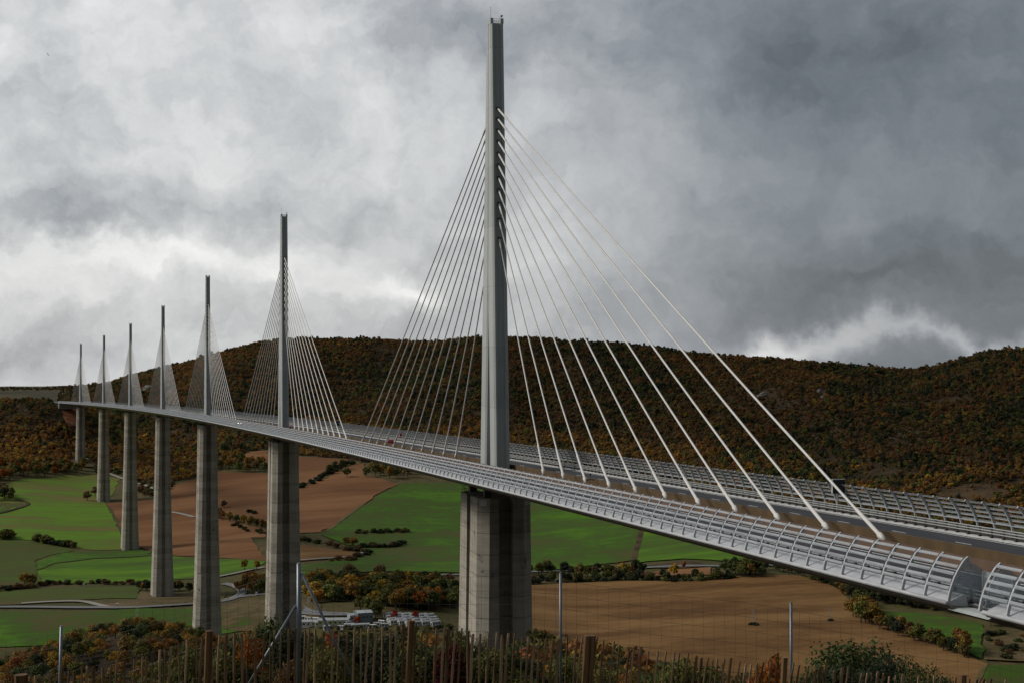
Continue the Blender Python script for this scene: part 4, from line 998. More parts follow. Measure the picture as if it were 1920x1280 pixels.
trees_at(along([(1530, 1090), (1565, 1098), (1592, 1112), (1606, 1128), (1612, 1140)], 20, 5, 3), (6, 9), [('dark', 4), ('green', 2), ('olive', 2), ('ochre', 1)], 'in the dark hedge between deck and ploughed field', 'thicket_tree', BUSH+CROWNS)
trees_at(along([(1630, 1122), (1680, 1130), (1730, 1140), (1790, 1150)], 16, 6, 3), (6, 9), [('dark', 4), ('olive', 2), ('brown', 1)], 'in the thicket above the small green field', 'thicket_tree', BUSH+CROWNS)
# trees among the cabins
trees_at([(671, 1170)], (4.6, 4.8), [('red', 1)], 'beside the blue-grey hall', crowns=TALL+CROWNS, jit=0.5)
trees_at([(739, 1161), (779, 1161)], (4.6, 5.2), [('red', 1)], 'among the white cabins', jit=0.5)
trees_at([(675, 1148), (690, 1150), (702, 1158), (706, 1155)], (9, 10), [('olive', 1)], 'behind the blue-grey hall', jit=0.5)
trees_at(along([(640, 1183), (720, 1184), (800, 1184), (850, 1180)], 26, 4, 2), (2.6, 3.6), [('dark', 3), ('green', 3), ('olive', 2)], 'in the hedge in front of the cabins', 'hedgerow_tree')

# ---- the wooded hill: one mass of crowns, scattered over its flank
protos = bpy.data.collections.new('forest_crowns')
def forest_proto(seed, tall):
    me = crown_mesh('forest_crown', seed, M['leaf_inst'], 14, 34, 0.062, 0.28 if tall else 0.40, 0.55, 0.42)
    o = bpy.data.objects.new('forest_crown', me); protos.objects.link(o)
for s in range(7): forest_proto(100+s, s > 4)
def wood(name, pts, tints, sizes, label=None):
    n_ = len(pts)
    me = bpy.data.meshes.new(name); me.from_pydata([tuple(p) for p in pts], [], [])
    at = me.attributes.new('tint', 'FLOAT_COLOR', 'POINT'); at.data.foreach_set('color', np.array(tints, np.float32).ravel())
    at = me.attributes.new('size', 'FLOAT_VECTOR', 'POINT'); at.data.foreach_set('vector', np.array(sizes, np.float32).ravel())
    at = me.attributes.new('turn', 'FLOAT_VECTOR', 'POINT'); tv = np.zeros((n_, 3), np.float32); tv[:, 2] = rng.uniform(0, 6.28, n_); at.data.foreach_set('vector', tv.ravel())
    at = me.attributes.new('which', 'INT', 'POINT'); at.data.foreach_set('value', rng.integers(0, 7, n_).astype(np.int32))
    o = link(bpy.data.objects.new(name, me))
    ng = bpy.data.node_groups.new(name, 'GeometryNodeTree')
    ng.interface.new_socket('Geometry', in_out='INPUT', socket_type='NodeSocketGeometry')
    ng.interface.new_socket('Geometry', in_out='OUTPUT', socket_type='NodeSocketGeometry')
    N = ng.nodes; Lk = ng.links
    gi, go = N.new('NodeGroupInput'), N.new('NodeGroupOutput')
    ci = N.new('GeometryNodeCollectionInfo'); ci.inputs['Collection'].default_value = protos; ci.inputs['Separate Children'].default_value = True; ci.inputs['Reset Children'].default_value = True
    ip = N.new('GeometryNodeInstanceOnPoints'); ip.inputs['Pick Instance'].default_value = True
    def na(nm, ty):
        x = N.new('GeometryNodeInputNamedAttribute'); x.data_type = ty; x.inputs['Name'].default_value = nm; return x.outputs[0]
    Lk.new(gi.outputs[0], ip.inputs['Points']); Lk.new(ci.outputs[0], ip.inputs['Instance'])
    Lk.new(na('which', 'INT'), ip.inputs['Instance Index']); Lk.new(na('turn', 'FLOAT_VECTOR'), ip.inputs['Rotation']); Lk.new(na('size', 'FLOAT_VECTOR'), ip.inputs['Scale'])
    Lk.new(ip.outputs[0], go.inputs[0])
    md = o.modifiers.new('scatter', 'NODES'); md.node_group = ng
    tag(o, label, 'forest' if label else None, kind='stuff')
    return o
lx, ly = [p[0] for p in LOW], [p[1] for p in LOW]
rx, rd = [p[0] for p in RIDGE], [p[2] for p in RIDGE]
cell = 6.1
aa, dd_ = np.meshgrid(np.arange(-1150, 1250, cell), np.arange(1500, 3300, cell*1.0))
aa = aa+rng.uniform(-0.48, 0.48, aa.shape)*cell; dd_ = dd_+rng.uniform(-0.48, 0.48, dd_.shape)*cell
aa, dd_ = aa.ravel(), dd_.ravel()
hz_ = H(aa, dd_)
Pw = np.stack([CAM[0]+RT[0]*aa+FH[0]*dd_, CAM[1]+RT[1]*aa+FH[1]*dd_, hz_], 1)
ppx, ppy, pz = proj(Pw)
keep = (ppy < np.interp(ppx, lx, ly)) & (dd_ < np.interp(ppx, rx, rd)+45) & (ppx > -260) & (ppx < 2180) & ~((ppx < 125) & (dd_ > 2520))
def vnoise(x, y, sc, seed):
    r = np.random.default_rng(seed); G = r.uniform(0, 1, (64, 64)); u_, v_ = x/sc, y/sc
    i, j = np.floor(u_).astype(int), np.floor(v_).astype(int); fu, fv = u_-i, v_-j
    fu, fv = fu*fu*(3-2*fu), fv*fv*(3-2*fv)
    g_ = lambda p, q: G[p % 64, q % 64]
    return (g_(i, j)*(1-fu)+g_(i+1, j)*fu)*(1-fv)+(g_(i, j+1)*(1-fu)+g_(i+1, j+1)*fu)*fv
n1, n2, n3 = 0.6*vnoise(aa, dd_, 190, 1)+0.4*vnoise(aa, dd_, 75, 5), vnoise(aa, dd_, 48, 2), vnoise(aa, dd_, 17, 3)
dens = 0.55*n2+0.45*n3
keep &= ~((dens < 0.24) & (rng.uniform(0, 1, len(aa)) < 0.6))
# clearings: rough pasture on the right flank, slip scar below the far abutment, motorway cutting
clear = ((ppx-1815)/62)**2+((ppy-925)/17)**2 < 0.35+1.3*(1-n2)*n3*1.6
clear |= (ppx > 105) & (ppx < 152) & (ppy > 752) & (ppy < 806) & (dd_ < 2480) & (ppy < 760+(ppx-100)*1.2)
clear |= ((ppx-1540)/7)**2+((ppy-742)/14)**2 < 1
clear |= ((ppx-1432)/9)**2+((ppy-738)/6)**2 < 1
clear |= ((ppx-275)/16)**2+((ppy-727)/7)**2 < 1
keep &= ~(clear & (rng.uniform(0, 1, len(aa)) < 0.93))
sx_, sy_ = Pw[:, 0], Pw[:, 1]
dk = np.abs(sx_-K*(sy_-204)**2/2)
keep &= ~((dk < 19) & (sy_ > 2405) & (sy_ < 2640))
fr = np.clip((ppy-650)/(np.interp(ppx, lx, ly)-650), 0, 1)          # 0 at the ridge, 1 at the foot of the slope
tints, sizes, pts = [], [], []
keys = ['rust', 'brown', 'olive', 'green', 'dark', 'ochre', 'yellow']
ids = np.nonzero(keep)[0]
for i in ids:
    f, x = fr[i], ppx[i]
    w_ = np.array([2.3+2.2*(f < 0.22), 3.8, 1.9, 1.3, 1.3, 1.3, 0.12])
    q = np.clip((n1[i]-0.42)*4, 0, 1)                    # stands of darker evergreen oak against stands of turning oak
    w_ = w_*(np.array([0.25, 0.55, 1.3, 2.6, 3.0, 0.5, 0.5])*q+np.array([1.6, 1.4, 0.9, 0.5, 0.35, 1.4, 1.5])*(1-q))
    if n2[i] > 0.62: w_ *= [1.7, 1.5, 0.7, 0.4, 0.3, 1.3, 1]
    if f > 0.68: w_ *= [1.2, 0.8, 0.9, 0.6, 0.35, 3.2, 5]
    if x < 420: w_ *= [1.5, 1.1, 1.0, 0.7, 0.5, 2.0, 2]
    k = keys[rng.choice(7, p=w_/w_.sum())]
    c = PAL[k]; g = rng.uniform(0.75, 1.15)*np.interp(x, [0, 500, 1000], [1.4, 1.25, 1.0])*(1.25 if f > 0.68 else 1.0)*(0.82+0.36*n2[i])*(0.84 if (x > 900 and f < 0.62) else 1.0)  # last factor puts the cloud shadow on the upper right flank into the tint
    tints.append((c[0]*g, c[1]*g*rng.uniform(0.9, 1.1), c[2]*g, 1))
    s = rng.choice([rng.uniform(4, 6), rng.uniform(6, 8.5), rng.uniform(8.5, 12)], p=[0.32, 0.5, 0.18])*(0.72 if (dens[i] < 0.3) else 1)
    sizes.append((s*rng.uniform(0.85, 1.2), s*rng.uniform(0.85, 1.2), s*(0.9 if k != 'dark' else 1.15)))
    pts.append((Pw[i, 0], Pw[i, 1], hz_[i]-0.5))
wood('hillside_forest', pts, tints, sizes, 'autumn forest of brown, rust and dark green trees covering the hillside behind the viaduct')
print('forest trees', len(pts))
# far plateau scrub along the left skyline
pts, tints, sizes = [], [], []
for i in range(3600):
    px = random.uniform(-150, 330); d = random.uniform(2650, 4330); a = (px-960)/FPX*d
    if px < 110 and d < 4150: continue
    w_ = AD(a, d); pts.append((w_[0], w_[1], float(H(a, d))-0.5)); c = PAL[random.choice(['brown', 'rust', 'olive', 'dark'])]; g = random.uniform(0.7, 1.1)
    tints.append((c[0]*g, c[1]*g, c[2]*g, 1)); s = random.uniform(6, 11); sizes.append((s, s, s))
wood('plateau_wood', pts, tints, sizes, 'low brown woodland along the distant skyline beyond the far end of the viaduct')

# ---- scrub oaks on the near spur and on the slope right of the nearest pier
near_spec = [('ochre', 4), ('yellow', 2), ('olive', 5), ('rust', 1), ('green', 2), ('dark', 1)]
NEARC = [crown_mesh('crown', 60+s, M['leaf'], 22, 44, 0.042, 0.42, 0.55, 0.40) for s in range(4)]
cnt = 0
for d in np.arange(286, 425, 4.7):
    for a in np.arange(-150, -48, 4.7):
        aa_, d_ = a+random.uniform(-1.9, 1.9), d+random.uniform(-1.9, 1.9)
        px = 960+aa_/d_*FPX; z = float(H(aa_, d_)); py = HORIZON+(CAM[2]-z)/d_*FPX
        if px < -30 or px > 455 or py > 1330: continue
        if random.random() < 0.10: continue
        k = pick(near_spec); cnt += 1; crest = 'on the crest' if d_ > 375 else ('on the flank' if d_ > 330 else 'at the foot')
        tr_ = tree('scrub_oak', aa_, d_, random.uniform(2.9, 4.7), k, f'{CN[k]} scrub oak {crest} of the spur, {spot(px)}', 'tree', f'{CN[k]} scrub oaks {crest} of the near spur {spot(px)}', NEARC, 1.05)
        c_ = tr_.children[0]; c_.color = tuple(q*1.1 for q in c_.color[:3])+(1,)
print('spur', cnt)
# right of the nearest pier: taller scrub on the steep slope
SLOPE = []
for (px, py, d, h, k) in [(1000, 1178, 150, 5.5, 'olive'), (1012, 1170, 170, 5, 'ochre'), (1030, 1190, 150, 5, 'dark'), (1046, 1185, 140, 4.5, 'olive'), (1062, 1200, 130, 4.5, 'rust'), (1085, 1205, 120, 4.5, 'ochre'),
                          (1110, 1205, 110, 4, 'yellow'), (1130, 1212, 105, 4, 'ochre'), (1155, 1215, 105, 4, 'olive'), (1180, 1216, 100, 4, 'rust'), (1205, 1232, 95, 4, 'orange'), (1230, 1245, 95, 3.5, 'ochre'), (1250, 1248, 90, 3.5, 'green'),
                          (990, 1205, 110, 4.5, 'green'), (1020, 1215, 100, 4.5, 'rust'), (1055, 1225, 95, 4, 'green'), (1090, 1230, 90, 4, 'olive'), (1120, 1235, 85, 4, 'rust'), (1150, 1238, 85, 4, 'dark'), (1185, 1245, 80, 3.5, 'ochre'),
                          (1010, 1240, 80, 4, 'olive'), (1045, 1250, 75, 4, 'orange'), (1080, 1255, 75, 4, 'green'), (1436, 1238, 70, 1.6, 'orange'), (1447, 1226, 75, 1.5, 'ochre'), (965, 1240, 70, 4, 'dark'),
                          (730, 1195, 120, 4.5, 'dark'), (690, 1192, 130, 4.5, 'green'), (760, 1198, 110, 4, 'olive'), (800, 1190, 125, 4.5, 'ochre'), (835, 1196, 115, 4, 'green'), (640, 1188, 110, 5, 'dark'), (670, 1184, 140, 6, 'olive'), (710, 1186, 150, 6, 'green'), (750, 1184, 145, 6, 'dark'), (790, 1180, 155, 6, 'olive'), (820, 1184, 150, 6, 'ochre'), (850, 1186, 140, 5, 'green'), (580, 1190, 130, 5, 'dark'), (615, 1188, 140, 5, 'ochre'), (600, 1196, 105, 4, 'olive'), (560, 1200, 100, 4, 'green')]:
    a = (px-960)/FPX*d; ztop = CAM[2]-(py-18-HORIZON)/FPX*d; g = float(H(a, d)); hh = min(max(ztop-g, 2.0), 11)
    tree('slope_tree', a, d, hh, k, f'{CN[k]} slope tree behind the fence, {spot(px)}', 'tree', f'{CN[k]} trees on the slope {spot(px)}', NEARC, min(1.0, h*1.25/hh))

# ------------------------------------------------------------------ the paling fence and the wire fence in front of the drop
def stake_mat(name, lo, hi):
    m, t, b, out = new_mat(name)
    oi = t.new('ShaderNodeObjectInfo'); g = t.new('ShaderNodeNewGeometry')
    mp = t.new('ShaderNodeMapping'); mp.inputs['Scale'].default_value = (14, 14, 0.9); t.put(mp.inputs[0], g.outputs['Position'])
    f, _ = t.noise(mp.outputs[0], 1.0, 5, 0.65)
    c = t.mix(oi.outputs['Random'], lo, hi)
    c = t.mix(t.smooth(f, 0.42, 0.68), c, tuple(q*0.42 for q in lo))
    t.put(b.inputs['Base Color'], c); b.inputs['Roughness'].default_value = 0.85; b.inputs['Specular IOR Level'].default_value = 0.2
    bn = t.new('ShaderNodeBump'); bn.inputs['Strength'].default_value = 0.6; bn.inputs['Distance'].default_value = 0.01; t.put(bn.inputs['Height'], f); t.put(b.inputs['Normal'], bn.outputs[0])
    return m
M['stake'] = stake_mat('chestnut_stake', (0.19, 0.11, 0.055), (0.42, 0.29, 0.18))
M['post_wood'] = stake_mat('chestnut_post', (0.15, 0.082, 0.036), (0.20, 0.115, 0.055))
M['wire'] = simple('fence_wire', (0.07, 0.065, 0.06), (0.11, 0.10, 0.09), 3, 0.5, 0.6)
M['tube'] = simple('fence_tube', (0.13, 0.15, 0.165), (0.20, 0.22, 0.235), 2, 0.4, 0.5)
TOP = [(-60, 1285), (20, 1272), (60, 1264), (150, 1253), (250, 1236), (330, 1204), (395, 1188), (480, 1182), (560, 1180), (650, 1176), (770, 1172), (860, 1178), (960, 1190), (1100, 1194), (1200, 1212), (1300, 1229), (1400, 1239), (1500, 1246), (1650, 1259), (1800, 1269), (1990, 1284)]
DF = 24.0
def top_z(a, d=DF):
    px = 960+a/d*FPX; py = np.interp(px, [p[0] for p in TOP], [p[1] for p in TOP]); return CAM[2]-(py-HORIZON)/FPX*d
stake_meshes = []
for s in range(8):
    r = random.Random(300+s); mb = MB(); w, th = r.uniform(0.013, 0.023), r.uniform(0.010, 0.016); rings = []; ox = oy = 0
    for z in (-1.30, -1.0, -0.7, -0.4, -0.15, 0.0):
        ox += r.uniform(-0.007, 0.007); oy += r.uniform(-0.005, 0.005); q = r.uniform(0.88, 1.12)
        rings.append([(ox-w*q, oy-th*0.6, z), (ox-w*0.2, oy-th, z), (ox+w*q, oy-th*0.5, z), (ox+w*0.8*q, oy+th, z), (ox-w*0.7*q, oy+th*0.9, z)])
    rings[-1] = [(x, y, z+(0.02 if i in (1, 2) else 0)) for i, (x, y, z) in enumerate(rings[-1])]
    mb.loft(rings); stake_meshes.append(mb.mesh('stake', M['stake']))
fence = empty('paling_fence', AD(0, DF, float(H(0, DF))))
f0 = Vector(fence.location)
tag(fence, 'rustic chestnut paling fence of uneven split stakes along the foreground bank', 'fence')
a = -8.35; zs = []
while a < 8.35:
    lean = np.interp(a, [-8, -3, 0, 3, 8], [0.0, 0.02, 0.06, 0.13, 0.10])+random.uniform(-0.035, 0.035)
    z = top_z(a)+random.uniform(-0.055, 0.035)
    p = Vector(AD(a, DF+random.uniform(-0.03, 0.03), z))-f0
    inst('stake', random.choice(stake_meshes), fence, p, (random.uniform(-0.05, 0.05), lean, -YAW+random.uniform(-0.5, 0.5)), (random.uniform(0.8, 1.25), 1, random.uniform(0.98, 1.04)))
    a += random.uniform(0.075, 0.135)
# stout posts
for (px, py, w) in [(42, 1262, 0.10), (393, 1180, 0.055), (772, 1161, 0.055), (1101, 1189, 0.062), (1112, 1189, 0.045), (1470, 1230, 0.05), (1803, 1262, 0.06)]:
    a = (px-960)/FPX*(DF-0.1); z = CAM[2]-(py-HORIZON)/FPX*(DF-0.1); r = random.Random(px); mb = MB(); rings = []
    for zz in (-1.7, -1.2, -0.7, -0.3, 0.0):
        q = r.uniform(0.92, 1.06); rings.append([(w*q*math.cos(k*math.pi/4+0.3)*r.uniform(0.93, 1.05)+zz*0.03, w*q*math.sin(k*math.pi/4+0.3), zz) for k in range(8)])
    mb.loft(rings); me_ = mb.mesh('post', M['post_wood'])
    inst('post', me_, fence, Vector(AD(a, DF-0.1, z))-f0, (0, np.interp(a, [-8, 0, 3, 8], [-0.02, 0.03, 0.03, 0.03]), -YAW))
for dz in (0.17, 0.62, 1.05):
    mb = MB(); pts = []
    for i, aa_ in enumerate(np.arange(-8.4, 8.41, 0.12)):
        pts.append(Vector(AD(aa_, DF-0.025+0.03*(i % 2), top_z(aa_)-dz+random.uniform(-0.008, 0.008)))-f0)
    mb.tube(pts, 0.0028, 4); mb.build('binding_wire', M['wire'], fence)
# wire mesh fence on steel posts
wf = empty('wire_fence', AD(0, 26.4, float(H(0, 26.4)))); w0 = Vector(wf.location)
tag(wf, 'sheep-wire fence on galvanised tubular posts behind the paling fence', 'fence')
DW = 26.4
PT = [(-330, 1262), (117, 1172), (561, 1055), (1051, 1073), (1482, 1128), (1960, 1200)]
def ptz(px, py): return CAM[2]-(py-HORIZON)/FPX*DW
for i, (px, py) in enumerate(PT[1:5]):
    a = (px-960)/FPX*DW; z = ptz(px, py); p = Vector(AD(a, DW, z))-w0
    lz = 2.6
    mb = MB(); r_ = 0.025 if i != 1 else 0.038
    foot = p+Vector((-0.06 if i == 0 else 0, 0, -lz))
    mb.tube([foot, p], r_, 10); mb.tube([p, p+Vector((0, 0, 0.012))], [r_*1.08, r_*0.6], 10)
    mb.build('post', M['tube'], wf, True)
    if i == 1:
        for (qx, qy, sx, sy, dd2) in ((556, 1133, 465, 1284, -0.1), (566, 1072, 672, 1290, 0.35)):
            p0 = Vector(AD((qx-960)/FPX*DW, DW, CAM[2]-(qy-HORIZON)/FPX*DW)); d2 = DW+dd2; p1 = Vector(AD((sx-960)/FPX*d2, d2, CAM[2]-(sy-HORIZON)/FPX*d2)); p1 = p0.lerp(p1, 1.35)
            mb = MB(); mb.tube([p0-w0, p1-w0], 0.025, 8); mb.build('brace', M['tube'], wf, True)
mb = MB()
def wire_top(a):
    px = 960+a/DW*FPX; return CAM[2]-(np.interp(px, [p[0] for p in PT], [p[1]+10 for p in PT])-HORIZON)/FPX*DW
al = np.arange(-8.8, 8.9, 0.2)
for dz in (0.0, 0.24, 0.47, 0.70, 0.93, 1.15, 1.4, 1.7):
    mb.tube([Vector(AD(x, DW+random.uniform(-.01, .01), wire_top(x)-dz-0.05*abs(math.sin(x*0.8))))-w0 for x in al], 0.0022, 4)
for x in np.arange(-8.8, 8.9, 0.18):
    j = random.uniform(-0.02, 0.02); mb.tube([Vector(AD(x+j, DW+0.004, wire_top(x)-0.05*abs(math.sin(x*0.8))))-w0, Vector(AD(x-j*0.5, DW-0.004, wire_top(x)-0.9))-w0, Vector(AD(x-j-0.1, DW+0.004, wire_top(x)-1.75))-w0], 0.0018, 4)
mb.build('wire_mesh', M['wire'], wf)

# ------------------------------------------------------------------ shrubs and dry grass behind the fence
SHR = {'leafy': [crown_mesh('crown', 400+s, M['leaf'], 60, 74, 0.031, 0.50, 0.52, 0.46) for s in range(3)],
       'oak': [crown_mesh('crown', 420+s, M['leaf'], 80, 80, 0.021, 0.48, 0.54, 0.44) for s in range(2)],
       'thin': [crown_mesh('crown', 430+s, M['leaf'], 34, 30, 0.026, 0.38, 0.55, 0.45) for s in range(2)]}
def shrub(px, py, wpx, d, k, form, label, group):
    a = (px-960)/FPX*d; g = float(H(a, d)); zt = CAM[2]-(py-HORIZON)/FPX*d; h = max(zt-g, 0.6); w = wpx/FPX*d*1.12
    o = empty('shrub', AD(a, d, g-0.05), random.uniform(0, 6.28)); hc = min(h*1.03, w*1.9)
    c = inst('crown', random.choice(SHR[form]), o, (0, 0, h-hc*0.97), scale=(w, w, hc)); c.color = tint(k, 0.15)
    inst('stem', random.choice(TRUNKS), o, scale=(w*0.7, w*0.7, h*1.1))
    tag(o, label, 'shrub', group)
EXTRA = {1570: 'left of the young oak', 1520: 'between the rightmost metal post and the young oak', 1665: 'touching the right side of the young oak', 1720: 'right of the young oak', 1760: 'farther right of the young oak'}
for (px, py, w, d, k, form) in [
        (500, 1150, 95, 29, 'green', 'leafy'), (440, 1182, 80, 28, 'green', 'leafy'), (545, 1168, 70, 28.5, 'dark', 'leafy'), (360, 1205, 80, 28, 'olive', 'leafy'), (300, 1238, 80, 28, 'olive', 'thin'),
        (600, 1190, 80, 28, 'green', 'leafy'), (660, 1192, 90, 29, 'dark', 'leafy'), (720, 1196, 90, 29, 'dark', 'leafy'), (780, 1200, 90, 28, 'green', 'leafy'), (870, 1168, 40, 28, 'olive', 'thin'), (905, 1176, 45, 28, 'olive', 'thin'), (895, 1200, 90, 28, 'dark', 'leafy'), (945, 1205, 90, 28, 'green', 'leafy'),
        (985, 1222, 70, 28, 'dark', 'leafy'), (1060, 1245, 80, 30, 'olive', 'thin'), (1120, 1248, 90, 30, 'olive', 'thin'), (1180, 1250, 80, 30, 'olive', 'thin'), (1275, 1222, 85, 30, 'olive', 'leafy'), (1330, 1240, 90, 30, 'olive', 'leafy'), (1390, 1252, 70, 30, 'green', 'thin'),
        (1570, 1238, 110, 40, 'dark', 'leafy'), (1520, 1250, 80, 36, 'green', 'leafy'), (1665, 1225, 130, 42, 'dark', 'oak'), (1720, 1240, 110, 40, 'green', 'oak'), (1760, 1256, 80, 38, 'green', 'leafy'), (230, 1258, 70, 30, 'olive', 'thin'), (170, 1266, 70, 30, 'olive', 'thin'), (60, 1268, 90, 34, 'dark', 'leafy')]:
    shrub(px, py, w, d, k, form, f'{CN[k]} {"twiggy" if form == "thin" else "leafy"} shrub behind the fence, {spot(px) if px < 1490 else EXTRA[px]}', f'{CN[k]} {form} shrubs {spot(px)}')
for i in range(46):
    px = random.uniform(330, 1010); d = random.uniform(26.9, 31); py = np.interp(px, [p[0] for p in TOP], [p[1] for p in TOP])+random.uniform(22, 62); k = pick([('dark', 4), ('green', 3), ('olive', 2), ('brown', 1)])
    shrub(px, py, random.uniform(60, 105), d, k, 'leafy', f'{CN[k]} low bush behind the stakes, {spot(px)}', f'{CN[k]} low bushes {spot(px)}')
for i in range(26):
    px = random.uniform(1000, 1900); d = random.uniform(27, 33); py = np.interp(px, [p[0] for p in TOP], [p[1] for p in TOP])+random.uniform(28, 56); k = pick([('olive', 4), ('green', 3), ('ochre', 1)])
    shrub(px, py, random.uniform(50, 90), d, k, random.choice(['leafy', 'thin']), f'{CN[k]} low bush behind the leaning stakes, {spot(px)}', f'{CN[k]} low bushes {spot(px)}')
shrub(1605, 1195, 190, 46, 'green', 'oak', 'tall dark green young oak standing behind the right part of the paling fence', None)
shrub(845, 1196, 62, 27, 'maroon', 'leafy', 'dark red smoke bush seen through the paling fence beside the nearest pier', None)
shrub(622, 1172, 26, 27.3, 'red', 'thin', 'narrow scarlet creeper climbing by the leaning fence brace', None)
shrub(590, 1240, 50, 27.2, 'rust', 'thin', 'low scattering of rust-red leaves at the foot of the fence brace', None)
shrub(470, 1172, 70, 27.4, 'orange', 'thin', 'orange-leaved creeper in the shrub between the two fence posts', None)
shrub(395, 1240, 60, 28, 'orange', 'thin', 'orange twigs at the base of the stout left fence post', None)
# dry grass on the bank
gm, t, b, out = new_mat('dry_blades')
oi = t.new('ShaderNodeAttribute', attribute_name='leaf'); t.put(b.inputs['Base Color'], t.mix(oi.outputs['Fac'], (0.16, 0.12, 0.055), (0.34, 0.28, 0.16))); b.inputs['Roughness'].default_value = 0.8
gv_, gf_, gc_ = [], [], []
for i in range(15000):
    d = random.uniform(22.5, 31); a = random.uniform(-9.2, 9.2)
    cl = math.sin(a*2.1+1.0)*math.sin(d*1.7+a)+math.sin(a*0.83+d*0.6)*0.8
    if cl < -0.1 and random.random() < 0.8: continue
    p = Vector(AD(a, d, float(H(a, d)))); h = random.uniform(0.18, 0.62); th = random.uniform(0, 6.28); w = random.uniform(0.003, 0.007)
    u_ = Vector((math.cos(th), math.sin(th), 0)); ln = Vector((random.uniform(-.25, .25), random.uniform(-.25, .25), 0))
    b0 = len(gv_); gv_ += [tuple(p-u_*w), tuple(p+u_*w), tuple(p+ln*h*0.4+Vector((0, 0, h*0.6))+u_*w*0.8), tuple(p+ln*h*0.4+Vector((0, 0, h*0.6))-u_*w*0.8), tuple(p+ln*h*1.2+Vector((0, 0, h)))]
    gf_ += [(b0, b0+1, b0+2, b0+3), (b0+3, b0+2, b0+4)]; q = random.random(); gc_ += [(q, q, q, 1)]*2
me = bpy.data.meshes.new('dry_grass'); me.from_pydata(gv_, [], gf_); me.materials.append(gm)
at = me.attributes.new('leaf', 'FLOAT_COLOR', 'FACE'); at.data.foreach_set('color', np.array(gc_, np.float32).ravel())
tag(link(bpy.data.objects.new('dry_grass', me)), 'pale dry grass on the bank at the foot of the paling fence', 'grass', kind='stuff')

# ------------------------------------------------------------------ buildings in the valley
BW = {'white': simple('cabin_white', (0.58, 0.58, 0.56), (0.68, 0.68, 0.66), 0.5, 0.6), 'roof': simple('cabin_roof', (0.28, 0.29, 0.30), (0.38, 0.39, 0.40), 0.4, 0.6), 'blue': simple('hall_blue', (0.12, 0.16, 0.175), (0.16, 0.20, 0.215), 0.4, 0.5),
      'greyroof': simple('hall_roof', (0.30, 0.33, 0.35), (0.38, 0.41, 0.43), 0.4, 0.5), 'cream': simple('shed_cream', (0.42, 0.42, 0.27), (0.50, 0.50, 0.33), 0.4, 0.7), 'win': simple('window_dark', (0.02, 0.025, 0.03), None, 1, 0.2)}
def building(name, px, py, L_, Wd, Hh, rz, wall, roof, pitch, label, cat, group=None, nwin=3, d0=880):
    a, d = ground(px, py, d0); p = AD(a, d, float(H(a, d))+0.1); o = empty(name, p, -YAW+rz)
    mb = MB(); mb.box((0, 0, Hh/2-0.6), (L_, Wd, Hh+1.2)); mb.add([(-L_/2, -Wd/2, Hh), (-L_/2, Wd/2, Hh), (-L_/2, 0, Hh+pitch)], [(0, 1, 2)]); mb.add([(L_/2, -Wd/2, Hh), (L_/2, Wd/2, Hh), (L_/2, 0, Hh+pitch)], [(0, 2, 1)])
    mb.build('wall', wall, o)
    mb = MB(); e = 0.25
    for sy in (-1, 1): mb.hull([(-L_/2-e, sy*(Wd/2+e), Hh-0.05), (L_/2+e, sy*(Wd/2+e), Hh-0.05), (L_/2+e, 0, Hh+pitch+0.02), (-L_/2-e, 0, Hh+pitch+0.02)], [(-L_/2-e, sy*(Wd/2+e), Hh+0.13), (L_/2+e, sy*(Wd/2+e), Hh+0.13), (L_/2+e, 0, Hh+pitch+0.2), (-L_/2-e, 0, Hh+pitch+0.2)])
    mb.build('roof', roof, o)
    wme = MB().box((0, 0, 0), (min(1.4, L_/nwin*0.5), 0.12, 1.0)).mesh('window', BW['win'])
    for i in range(nwin): inst('window', wme, o, (-L_/2+(i+0.5)*L_/nwin, -Wd/2-0.03, Hh*0.55))
    dm = MB().box((0, 0, 0), (0.12, 0.9, 1.9)).mesh('door', BW['win']); inst('door', dm, o, (-L_/2-0.03, -Wd*0.15, 1.0))
    tag(o, label, cat, group); return o
for i in range(24):
    row, c = divmod(i, 6)
    px = 728+c*15.5+row*3+random.uniform(-2, 2); py = 1155+row*4.6+c*0.5+random.uniform(-.5, .5)
    if px > 826: continue
    building('holiday_cabin', px, py, random.uniform(6.0, 7.0), 3.4, 2.5, random.choice([0.5, 0.6, 0.55]), BW['white'], BW['roof'], 0.5, 'small white holiday cabin in the tight rows among red trees', 'cabin', 'white cabins in rows')
for px, py in ((655, 1176), (668, 1177), (683, 1176), (600, 1172)):
    building('holiday_cabin', px, py, 7, 3.6, 2.6, 0.2, BW['white'], BW['roof'], 0.6, 'white cabin in front of the halls at the foot of the valley wood', 'cabin', 'white cabins before the halls')
for i, (px, py) in enumerate([(566, 1160), (578, 1162), (592, 1163), (606, 1164), (630, 1164), (642, 1168), (652, 1170), (707, 1172), (716, 1168), (722, 1174), (698, 1176), (640, 1178), (612, 1178)]):
    building('caravan', px, py, random.uniform(4.2, 5.6), 2.2, 2.1, random.uniform(-0.6, 0.9), BW['white'] if i % 3 else BW['greyroof'], BW['roof'] if i % 2 else BW['white'], 0.2, 'pale caravan parked between the sheds and the cabins', 'caravan', 'caravans on the site', nwin=2)
building('hall', 681, 1163, 11, 12, 6.5, 0.35, BW['blue'], BW['greyroof'], 0.9, 'blue-grey flat-roofed hall beside the white cabins', 'building', nwin=4)
building('annex', 665, 1162, 9, 8, 4.2, 0.35, BW['greyroof'], BW['greyroof'], 0.4, 'low grey annex attached beside the blue-grey hall', 'building', nwin=3)
building('shed', 624, 1170, 21, 8, 3.6, 0.12, BW['cream'], BW['roof'], 1.0, 'long cream shed left of the blue-grey hall', 'building', nwin=6)
